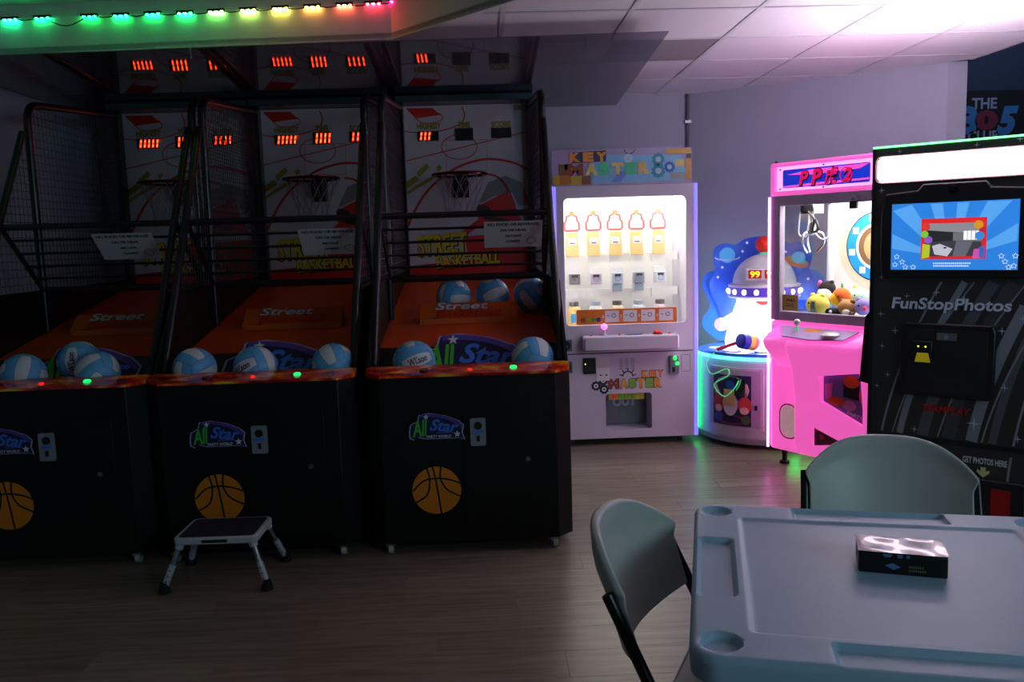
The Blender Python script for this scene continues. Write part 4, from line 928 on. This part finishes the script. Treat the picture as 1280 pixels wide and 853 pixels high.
G().ribbon(circ(.515, 1.737, .036, .04, 24), .006, .0034, closed=True).build('ring', SR, sg)
for x, z in ((.06, 1.80), (.06, 1.685), (.36, 1.806), (.36, 1.68), (.69, 1.80)): G().lathe([(.005, .022), (.005, .016)], (x, 0, z), 8, 'y').build('screw', BLKPL, cw)
G().lathe([(.007, 1.84), (.007, 1.852)], (.03, .02, 0), 8).build('screw', BLKPL, cw)
pk_ = G().box(.555, .60, -.02, .0, 1.548, 1.59).build('padlock', BLKPL, cw, bevel=.003); G().tube([(.563, -.01, 1.59)]+[(.5775-.0145*cos(t), -.01, 1.60+.015*sin(t)) for t in (0, .5, 1, 1.57, 2.1, 2.6, pi)]+[(.592, -.01, 1.59)], .004, 6).build('shackle', STEEL, pk_)
for x, y in ((.08, .06), (CWD-.08, .06), (.08, CDP-.07), (CWD-.08, CDP-.07)): G().lathe([(.03, 0), (.03, .015), (.014, .02), (.018, .092)], (x, y, 0), 14).build('foot', M('rubber'), cw, smooth=True)
G().box(.10, CWD-.1, .12, .14, .078, .089).build('green_underlight', M('under_green', (40, 255, 120), .4, es=5, ergb=(10, 255, 90)), cw)
G().box(.06, .08, .06, CDP-.1, .078, .089).build('green_underlight', M('under_green'), cw)
# plush toys
def plush(px_, py_, yl, r, c, label, parts, sc=(1, 1, .95)):
    r *= .9; x, z = cl_(px_, py_, yl); z = max(z, .93+r*sc[2])
    w = C0+Lx*x+Ly*yl; o = empty('plush_toy', (w.x, w.y, z), CA); tag(o, label, 'plush toy', 'plush toys in the claw machine')
    m = M('plush_%d_%d_%d' % c, c, .9, var=.12, scale=60, bump=.5)
    G().sph((0, 0, 0), (r*sc[0], r*sc[1]*.9, r*sc[2]), 20, 14).build('body', m, o, smooth=True)
    for nm, (a, b, d_), rr, cc in parts: G().sph((a*r, b*r, d_*r), rr*r if not hasattr(rr, '__len__') else tuple(q*r for q in rr), 14, 10).build(nm, M('plush_%d_%d_%d' % cc, cc, .9, var=.1, scale=60, bump=.4), o, smooth=True)
    return o
DK = (26, 22, 26)
plush(1022, 381, .14, .075, (240, 222, 100), 'round pale yellow plush toy at the front left of the claw machine', [('ear', (-.5, 0, .8), .25, (240, 222, 100)), ('ear', (.5, 0, .8), .25, (240, 222, 100)), ('eye', (-.3, -.84, .2), .09, DK), ('eye', (.2, -.86, .2), .09, DK)], (1.1, 1, .9))
plush(1052, 371, .22, .062, (240, 110, 40), 'orange and red fruit shaped plush toy with green leaf', [('blush', (-.35, -.2, -.25), .8, (245, 190, 50)), ('leaf', (.05, 0, 1.15), (.14, .1, .35), (110, 220, 90)), ('eye', (.2, -.85, .1), .09, DK)])
plush(1034, 361, .30, .058, (34, 28, 34), 'black plush toy with pink bow behind the yellow one', [('bow', (-.75, -.3, .55), (.3, .3, .45), (250, 110, 170)), ('ear', (.6, 0, .75), .28, (34, 28, 34))])
plush(1071, 371, .30, .065, (190, 226, 206), 'pale mint plush toy beside the porthole panel', [('fin', (-.2, 0, .9), (.25, .2, .35), (230, 220, 120)), ('eye', (.3, -.8, .2), .09, DK)], (1.2, 1, .85))
plush(1059, 386, .12, .062, (196, 140, 84), 'brown plush toy with white muzzle at the front', [('muzzle', (.35, -.7, -.35), (.45, .35, .35), (236, 226, 216)), ('ear', (-.55, 0, .7), .3, (150, 96, 60)), ('ear', (.6, 0, .7), .3, (150, 96, 60)), ('paw', (.8, -.5, -.6), .35, (110, 60, 40))])
plush(1042, 391, .09, .04, (24, 20, 24), 'small black plush paw lying at the front of the claw machine', [('toe', (-.9, -.2, .1), .4, DK), ('toe', (-.6, -.6, .3), .35, DK), ('toe', (.8, -.3, 0), .45, DK), ('pad', (0, -.8, .1), .3, (230, 220, 226))], (1.5, 1, .8))
plush(1079, 384, .13, .055, (160, 140, 216), 'purple plush toy at the right of the claw machine', [('cheek', (.6, -.6, -.1), .3, (236, 90, 130)), ('eye', (.0, -.85, .2), .12, DK), ('ear', (-.5, 0, .8), .3, (160, 140, 216))])
plush(1030, 371, .24, .055, (236, 214, 190), 'cream plush toy lying behind the yellow one', [('ear', (-.6, 0, .6), .3, (236, 214, 190)), ('nose', (0, -.85, 0), .12, (220, 140, 130))])

# ================================================================== PHOTO BOOTH
BA = radians(-43); BC = Vector((1.925, 4.135, 0)); BWd = .735; BH = 1.822
pb = empty('photo_booth', BC, BA); tag(pb, 'tall black photo booth kiosk with blue screen and white light panel', 'photo booth')
PB = M('booth_black', (50, 51, 51), .3)
G().box(0, BWd, 0, .40, .02, BH).build('cabinet', PB, pb, bevel=.004); G().box(.03, BWd-.03, .03, .37, 0, .02).build('plinth', BLKPL, pb)
G().box(-.004, .012, -.006, .02, .02, BH-.004).build('edge_trim', BLKPL, pb); G().box(0, BWd, -.008, .0, .405, .425).build('seam_bar', BLKPL, pb)
G().box(-.002, BWd, -.008, .004, BH-.001, BH+.007).build('top_light', M('top_green', (150, 255, 170), .3, es=3.0, ergb=(110, 255, 140)), pb)
G().box(.06, BWd-.06, .06, .36, BH, BH+.006).build('top_lamp', M('top_lamp', (255, 244, 255), .4, es=56, ergb=(252, 232, 255)), pb)
# swirl print
SW = [M('swirl_%d' % k, c, .35) for k, c in enumerate(((68, 71, 76), (86, 90, 98), (136, 142, 154)))]
for k, (x0, x1, bow, w) in enumerate(((.06, .20, -.10, .010), (.14, .30, -.08, .03), (.24, .42, -.06, .05), (.36, .50, -.05, .06), (.46, .60, -.06, .05), (.55, .66, -.05, .035), (.64, .73, -.06, .010), (.10, .34, -.12, .006), (.30, .55, -.05, .007), (.50, .70, -.10, .008))):
    pts = []
    for i in range(22):
        t = i/21; x = x0-.02+(x1-x0+.14)*t**1.9+.35*bow*t*(1-t); x < BWd-.02-w/2 and x > .016+w/2 and pts.append((x, .06+1.12*t))
    a_, b_ = [p for p in pts if p[1] < .40], [p for p in pts if p[1] > .43]
    for q in ((a_, b_) if x0 < .33 or x0 > .6 else (b_,)):
        if len(q) > 2: G().ribbon(q, w, -.0008-.0003*k).build('swirl_print', SW[(k*2) % 3 if w > .02 else 2], pb)
g = G()
for x, z, rr in ((.05, 1.02, .018), (.17, 1.11, .015), (.30, 1.13, .02), (.42, 1.10, .028), (.06, .86, .016), (.09, .72, .016), (.12, .94, .022), (.04, .66, .014), (.60, .70, .022), (.66, 1.02, .02), (.48, .52, .035), (.22, .46, .018), (.66, .47, .02), (.58, .96, .022), (.04, 1.62, .018), (.10, 1.66, .016), (.05, 1.20, .016), (.12, 1.80, .014), (.45, 1.80, .014), (.62, 1.81, .016)):
    G().flat(star(x, z, rr, 4, .16), -.0046).build('sparkle_print', M('sparkle', (190, 205, 225), .4), pb)
# light panel
lp = G().py(rrect(.012, BWd-.012, 1.652, 1.782, .03), -.014, 0).build('light_panel_frame', M('panel_frame', (210, 170, 170), .35), pb)
G().py(rrect(.026, BWd-.026, 1.660, 1.774, .022), -.018, -.012).build('light_panel', M('booth_lamp', (255, 250, 255), .4, es=14.0, ergb=(255, 228, 246)), lp)
for k in range(6):
    for z in (1.668, 1.766): G().lathe([(.004, -.018), (.004, -.021)], (.03+k*.135, 0, z), 8, 'y').build('screw', BLKPL, lp)
# screen
bz = G().py([(.055, 1.20), (.045, 1.30), (.045, 1.50), (.06, 1.60), (.21, 1.612), (.23, 1.64), (.50, 1.64), (.52, 1.612), (.68, 1.60), (.695, 1.50), (.695, 1.30), (.68, 1.20)], -.022, 0).build('screen_bezel', BLKPL, pb, bevel=.008)
G().lathe([(.018, -.022), (.018, -.028), (.012, -.03)], (.365, 0, 1.61), 18, 'y').build('camera_lens', M('lens_black', (16, 16, 22), .08), bz, smooth=True)
def scr(name, c, es): return M(name, c, .4, es=es, var=0)
sc_ = G().box(.098, .634, -.026, -.02, 1.238, 1.55).build('screen', scr('screen_blue', (46, 132, 224), .80), pb)
cx, cz = .366, 1.30
for k, (a0, a1) in enumerate(((.25, .5), (.8, 1.05), (1.3, 1.5), (1.75, 1.95), (2.2, 2.45), (2.75, 3.0))):
    pts = [(cx+.10*cos(a0), cz+.06*sin(a0))]
    for a in (a0, a1):
        d_ = min((.264/abs(cos(a))), (.245/abs(sin(a)))); pts.append((cx+d_*cos(a), cz+d_*sin(a)))
    pts.append((cx+.10*cos(a1), cz+.06*sin(a1))); G().flat(pts, -.0265).build('ray_graphic', scr('screen_ray', (86, 164, 236), .85), sc_)
g = G()
for x, z in ((.125, 1.30), (.15, 1.275), (.118, 1.262), (.165, 1.25), (.20, 1.25), (.585, 1.275), (.60, 1.25), (.625, 1.30), (.57, 1.30), (.62, 1.256)): g.ribbon(star(x, z, .013, 5, .5), .0025, -.027, closed=True)
g.build('star_graphic', scr('screen_white', (226, 240, 250), .8), sc_)
x0, x1, z0, z1 = .232, .508, 1.287, 1.476
ph = G().box(x0, x1, -.0275, -.027, z0, z1).build('photo_frame', scr('photo_red', (226, 40, 44), .8), sc_)
def phf(pts, c, lay, nm='photo_patch', e=.7): G().flat([(x0+(x1-x0)*a, z0+(z1-z0)*b) for a, b in pts], -.0278-.0003*lay).build(nm, scr('ph_%d_%d_%d' % c, c, e), ph)
phf([(.07, .07), (.93, .07), (.93, .88), (.07, .88)], (90, 92, 98), 1); phf([(.07, .70), (.93, .62), (.93, .88), (.07, .88)], (150, 150, 156), 2); phf([(.07, .42), (.5, .45), (.5, .66), (.07, .72)], (40, 44, 46), 3); phf([(.5, .45), (.93, .42), (.93, .66), (.5, .64)], (120, 122, 124), 3)
for k in range(4): phf([(.66+k*.06, .47), (.71+k*.06, .46), (.71+k*.06, .68), (.66+k*.06, .68)], (244, 244, 240), 4, e=1.0)
phf([(.07, .07), (.93, .07), (.93, .42), (.5, .45), (.07, .42)], (66, 64, 72), 2); phf([(.22, .12), (.42, .07), (.50, .25), (.30, .38), (.18, .33)], (206, 208, 220), 5); phf([(.5, .07), (.70, .07), (.80, .42), (.55, .44)], (110, 110, 124), 3)
phf([(.36, .26), (.40, .26), (.41, .30), (.36, .30)], (40, 44, 70), 6)
for a, b, rr, c in ((.08, .80, .06, (214, 60, 50)), (.06, .62, .055, (120, 200, 60)), (.12, .48, .06, (140, 90, 190)), (.88, .82, .065, (214, 150, 40)), (.94, .70, .05, (190, 40, 60)), (.90, .56, .065, (60, 140, 210))):
    G().flat(circ(x0+(x1-x0)*a, z0+(z1-z0)*b, rr*.30, n=18), -.0305).build('balloon', scr('bal_%d_%d_%d' % c, c, .8), ph)
phf([(.02, .02), (.14, .05), (.15, .36), (.03, .38)], (190, 214, 50), 8, 'gift'); phf([(.80, .02), (.92, .02), (.92, .26), (.82, .24)], (226, 90, 180), 8, 'gift'); phf([(.9, .03), (.98, .03), (.98, .3), (.9, .3)], (70, 110, 200), 9, 'gift')
g = G()
for z, n_ in ((1.268, 19), (1.256, 18)):
    for k in range(n_): g.box(.288+k*.0085, .294+k*.0085, -.0272, -.027, z-.003, z+.003)
g.build('caption_marks', scr('screen_white'  , (226, 240, 250), .8), sc_)
# lettering and fittings
for dx, m_ in ((.003, M('fsp_shadow', (66, 58, 120), .5)), (0, M('fsp_pale', (214, 228, 236), .4))):
    text('FunStopPhotos', m_, pb, .358+dx, 1.068-dx, .515, .072, -.0055-(.0008 if dx == 0 else 0), .05 if dx else .025, .12)
bx_ = G().py([(.165, .985), (.152, .95), (.150, .68), (.160, .635), (.545, .635), (.560, .68), (.562, .95), (.55, .985)], -.03, 0).build('payment_box', BLKPL, pb, bevel=.008)
G().box(.185, .53, -.032, -.03, .655, .955).build('payment_door', M('booth_door', (28, 29, 31), .4), bx_, bevel=.002)
pl_ = G().box(.316, .402, -.036, -.032, .908, .942).build('lock_plate', STEEL, bx_); G().lathe([(.011, -.036), (.011, -.041)], (.358, 0, .925), 14, 'y').build('lock', CHROME, pl_)
ba = G().box(.215, .30, -.05, -.032, .795, .90).build('bill_acceptor', BLKPL, bx_, bevel=.004); G().flat([(.235, .845), (.285, .845), (.295, .80), (.225, .80)], -.0515).build('bill_guide', M('guide_yellow', (200, 180, 30), .4, es=.2), ba)
for x in (.24, .272): G().sph((x, -.051, .875), (.004, .003, .0035), 8, 6).build('indicator', M('indicator_yellow'), ba)
text('TEAMPLAY', M('teamplay_red', (190, 30, 30), .4), pb, .36, .572, .215, .036, -.006, .035, .25)
text('GET PHOTOS HERE', M('get_white', (214, 220, 226), .4), pb, .53, .346, .185, .030, -.006, .03)
G().flat([(.515, .318), (.537, .318), (.537, .298), (.552, .306), (.552, .292), (.526, .268), (.50, .292), (.50, .306), (.515, .298)], -.006).build('arrow_print', M('arrow_pale', (214, 214, 150), .4), pb)
ps_ = G().py(rrect(.455, .70, .03, .262, .01), -.02, 0).build('photo_outlet', BLKPL, pb, bevel=.004)
G().box(.565, .645, -.0225, -.02, .06, .225).build('red_insert', M('insert_red', (170, 10, 10), .4), ps_); G().box(.51, .53, -.0225, -.02, .06, .225).build('red_insert', M('insert_red'), ps_)
G().add([(-.03, .01, 1.0), (-.005, .01, 1.03), (-.004, .02, .66), (-.055, .02, .67), (-.03, .16, 1.0), (-.005, .16, 1.03), (-.004, .16, .66), (-.055, .16, .67)], [(0, 1, 2, 3), (7, 6, 5, 4), (0, 4, 5, 1), (1, 5, 6, 2), (2, 6, 7, 3), (3, 7, 4, 0)]).build('side_pouch', M('black_cloth', (16, 16, 18), .9), pb)

# ================================================================== TABLE, CHAIRS, BOX
TZT = .72
ta = atan2(-.2, .75); ex = Vector((cos(ta), sin(ta), 0)); ey = Vector((-sin(ta), cos(ta), 0))
tc_ = onz(868, 645, TZT); tc_ = Vector((tc_.x, tc_.y, 0))+ex*.43-ey*.32
tb = empty('card_table', tc_, ta); tag(tb, 'pale grey moulded card table with cup holders and recessed trays', 'table')
TW = M('table_plastic', (164, 192, 214), .42, var=.03, scale=10, bump=.05)
def sstep(a, b, x): t = min(max((x-a)/(b-a), 0), 1); return t*t*(3-2*t)
H2, RC = .43, .055
def sdr(x, y, hx, hy, r): # signed distance to rounded rect (negative inside)
    qx, qy = abs(x)-hx+r, abs(y)-hy+r; return sqrt(max(qx, 0)**2+max(qy, 0)**2)+min(max(qx, qy), 0)-r
def hgt(x, y):
    h = 0
    h = min(h, -.006*(1-sstep(-.006, .004, sdr(x, y, .318, .318, .012))))
    for sx in (-1, 1):
        for sy in (-1, 1):
            h = min(h, -.014*(1-sstep(-.005, .003, sqrt((x-sx*.374)**2+(y-sy*.366)**2)-.036)))
    for sx in (-1, 1): h = min(h, -.013*(1-sstep(-.006, .004, sdr(x-sx*.378, y, .038, .165, .01))), -.013*(1-sstep(-.006, .004, sdr(y-sx*.378, x, .040, .183, .01))))
    e = -sdr(x, y, H2, H2, RC)
    if e < .014: h += -.014+sqrt(max(0, .014**2-(.014-max(e, 0))**2))
    return h
NN = 172; g = G(); idx = {}
def wrap(x, y):
    d_ = sdr(x, y, H2, H2, RC)
    if d_ > 0:
        cx_, cy_ = math.copysign(H2-RC, x), math.copysign(H2-RC, y); v = Vector((x-cx_, y-cy_)); v = v.normalized()*RC; return cx_+v.x, cy_+v.y
    return x, y
for i in range(NN+1):
    for j in range(NN+1):
        x, y = wrap(-H2+2*H2*i/NN, -H2+2*H2*j/NN); g.v.append((x, y, TZT+hgt(x, y)))
K1 = NN+1; g.f = [(i*K1+j, (i+1)*K1+j, (i+1)*K1+j+1, i*K1+j+1) for i in range(NN) for j in range(NN)]
edge = [i*K1 for i in range(NN+1)]+[NN*K1+j for j in range(1, NN+1)]+[i*K1+NN for i in range(NN-1, -1, -1)]+[j for j in range(NN-1, 0, -1)]
b0 = len(g.v)
for k in edge: x, y, z = g.v[k]; g.v.append((x*.995, y*.995, TZT-.05))
E_ = len(edge); g.f += [(edge[k], b0+k, b0+(k+1) % E_, edge[(k+1) % E_]) for k in range(E_)]; g.f.append(tuple(b0+k for k in range(E_)))
g.build('table_top', TW, tb, smooth=True)
for sx in (-1, 1):
    for sy in (-1, 1): lg = G().tube([(sx*.35, sy*.35, TZT-.05), (sx*.37, sy*.37, .02)], .014, 10).build('leg', M('leg_grey', (90, 92, 98), .4, .5), tb, smooth=True); G().lathe([(.02, 0), (.02, .025), (.014, .03)], (sx*.37, sy*.37, 0), 12).build('foot_cap', M('rubber'), lg)
    G().tube([(sx*.355, -.355, .55), (sx*.355, .355, .55)], .011, 8).build('leg_brace', M('leg_grey'), tb, smooth=True)

CPL = M('chair_plastic', (190, 192, 186), .4, var=.03)
def chair(loc, rz, label):
    """folding chair, origin on the floor below the backrest top, facing -y"""
    c = empty('folding_chair', loc, rz); tag(c, label, 'chair', 'folding chairs at the card table')
    na, nb = 30, 16
    def pt(u, b, th):
        zt = .705+.098*(1-abs(u)**3.1); zb = .515+.035*u*u; z = zb+(zt-zb)*b
        x = u*(.243-.016*(1-sstep(.66, .715, z)))
        y = .088*(1-u*u)-.045+(z-.55)*.30-.012*sstep(.75, 1, b)+th
        return (x, y, z)
    vs = [pt(-1+2*i/na, j/nb, th) for th in (0, .024) for i in range(na+1) for j in range(nb+1)]
    n1 = (na+1)*(nb+1); K = nb+1; fs = []
    for s in (0, n1):
        for i in range(na):
            for j in range(nb): fs.append((s+i*K+j, s+(i+1)*K+j, s+(i+1)*K+j+1, s+i*K+j+1))
    ring = [i*K for i in range(na+1)]+[na*K+j for j in range(1, K)]+[i*K+nb for i in range(na-1, -1, -1)]+[j for j in range(nb-1, 0, -1)]
    for k in range(len(ring)): p, q_ = ring[k], ring[(k+1) % len(ring)]; fs.append((p, q_, n1+q_, n1+p))
    G().add(vs, fs).build('backrest', CPL, c, bevel=.009, seg=3)
    for sx in (-1, 1):
        G().tube([(sx*.240, .030, .70), (sx*.240, -.066, .50), (sx*.234, -.285, .05), (sx*.234, -.31, .012)], .0135, 10).build('frame_tube', BLKMET, c, smooth=True)
        G().tube([(sx*.205, -.16, .43), (sx*.205, .10, .05), (sx*.205, .125, .012)], .012, 10).build('rear_leg', BLKMET, c, smooth=True)
    G().pz(rrect(-.20, .20, -.46, -.07, .06), .425, .45).build('seat', CPL, c, bevel=.01)
    for y, z, x in ((-.235, .17, .22), (.08, .08, .2)): G().tube([(-x, y, z), (x, y, z)], .009, 8).build('cross_bar', BLKMET, c, smooth=True)
    for sx in (-1, 1): G().box(sx*.215-.006, sx*.215+.006, -.40, -.1, .405, .43).build('seat_rail', BLKMET, c)
    return c
pa, pb_ = onz(843, 652, .70), onz(774, 750, .70); mid = (pa+pb_)/2; dl = (pa-pb_); ang = atan2(dl.y, dl.x)
chair((mid.x, mid.y, 0), ang, 'pale folding chair with black frame at the left side of the table')
pa, pb_ = onz(1219, 602, .70), onz(1011, 592, .70); mid = (pa+pb_)/2; dl = (pa-pb_); ang = atan2(dl.y, dl.x)
chair((mid.x, mid.y, 0), ang, 'pale folding chair with black frame behind the table, facing the camera')

# wrapped black game box
q1, q2 = onz(1073, 715, TZT-.006), onz(1185, 725, TZT-.006); mid = (q1+q2)/2; dl = q2-q1; ang = atan2(dl.y, dl.x); wl = dl.length
gbx = empty('game_box', (mid.x, mid.y, TZT-.006), ang); tag(gbx, 'black shrink wrapped game box lying on the table', 'box')
G().box(-wl/2, wl/2, 0, .098, .0005, .046).build('carton', M('carton_black', (16, 17, 18), .35), gbx, bevel=.003)
g = G(); nx_, ny_ = 26, 10
for i in range(nx_+1):
    for j in range(ny_+1):
        x = -wl/2-.0015+(wl+.003)*i/nx_; y = -.0015+.101*j/ny_
        e = min(i, nx_-i, j*2, (ny_-j)*2)
        z = .0485+(.0006*sin(i*.4+j*.35)+.0004*sin(i*.21-j*.6)+.0003*random.random())*(1 if e > 0 else .0); g.v.append((x, y, z))
g.f = [(i*(ny_+1)+j, (i+1)*(ny_+1)+j, (i+1)*(ny_+1)+j+1, i*(ny_+1)+j+1) for i in range(nx_) for j in range(ny_)]
wr = g.build('shrink_wrap', M('wrap_film', (22, 21, 26), .2, coat=.25), gbx, smooth=True)
G().flat([(-.035, .02), (-.02, .026), (-.004, .018), (-.018, .011)], -.0008).build('logo_print', M('box_blue', (100, 130, 180), .4), gbx)
gp = M('box_gold', (120, 120, 80), .4)
for z, k_ in ((.020, 7), (.012, 8)):
    g = G()
    for k in range(k_): g.box(.012+k*.0042, .0148+k*.0042, -.0008, -.0004, z-.0022, z+.0022)
    g.build('caption_marks', gp, gbx)
g = G()
for x0_, w_ in ((-.04, .02), (-.012, .012), (.006, .008)): g.flat([(x0_, .045), (x0_+w_, .045), (x0_+w_*.8, .038), (x0_+w_*.2, .038)], -.0008)
g.build('cover_print', M('box_blue'), gbx)
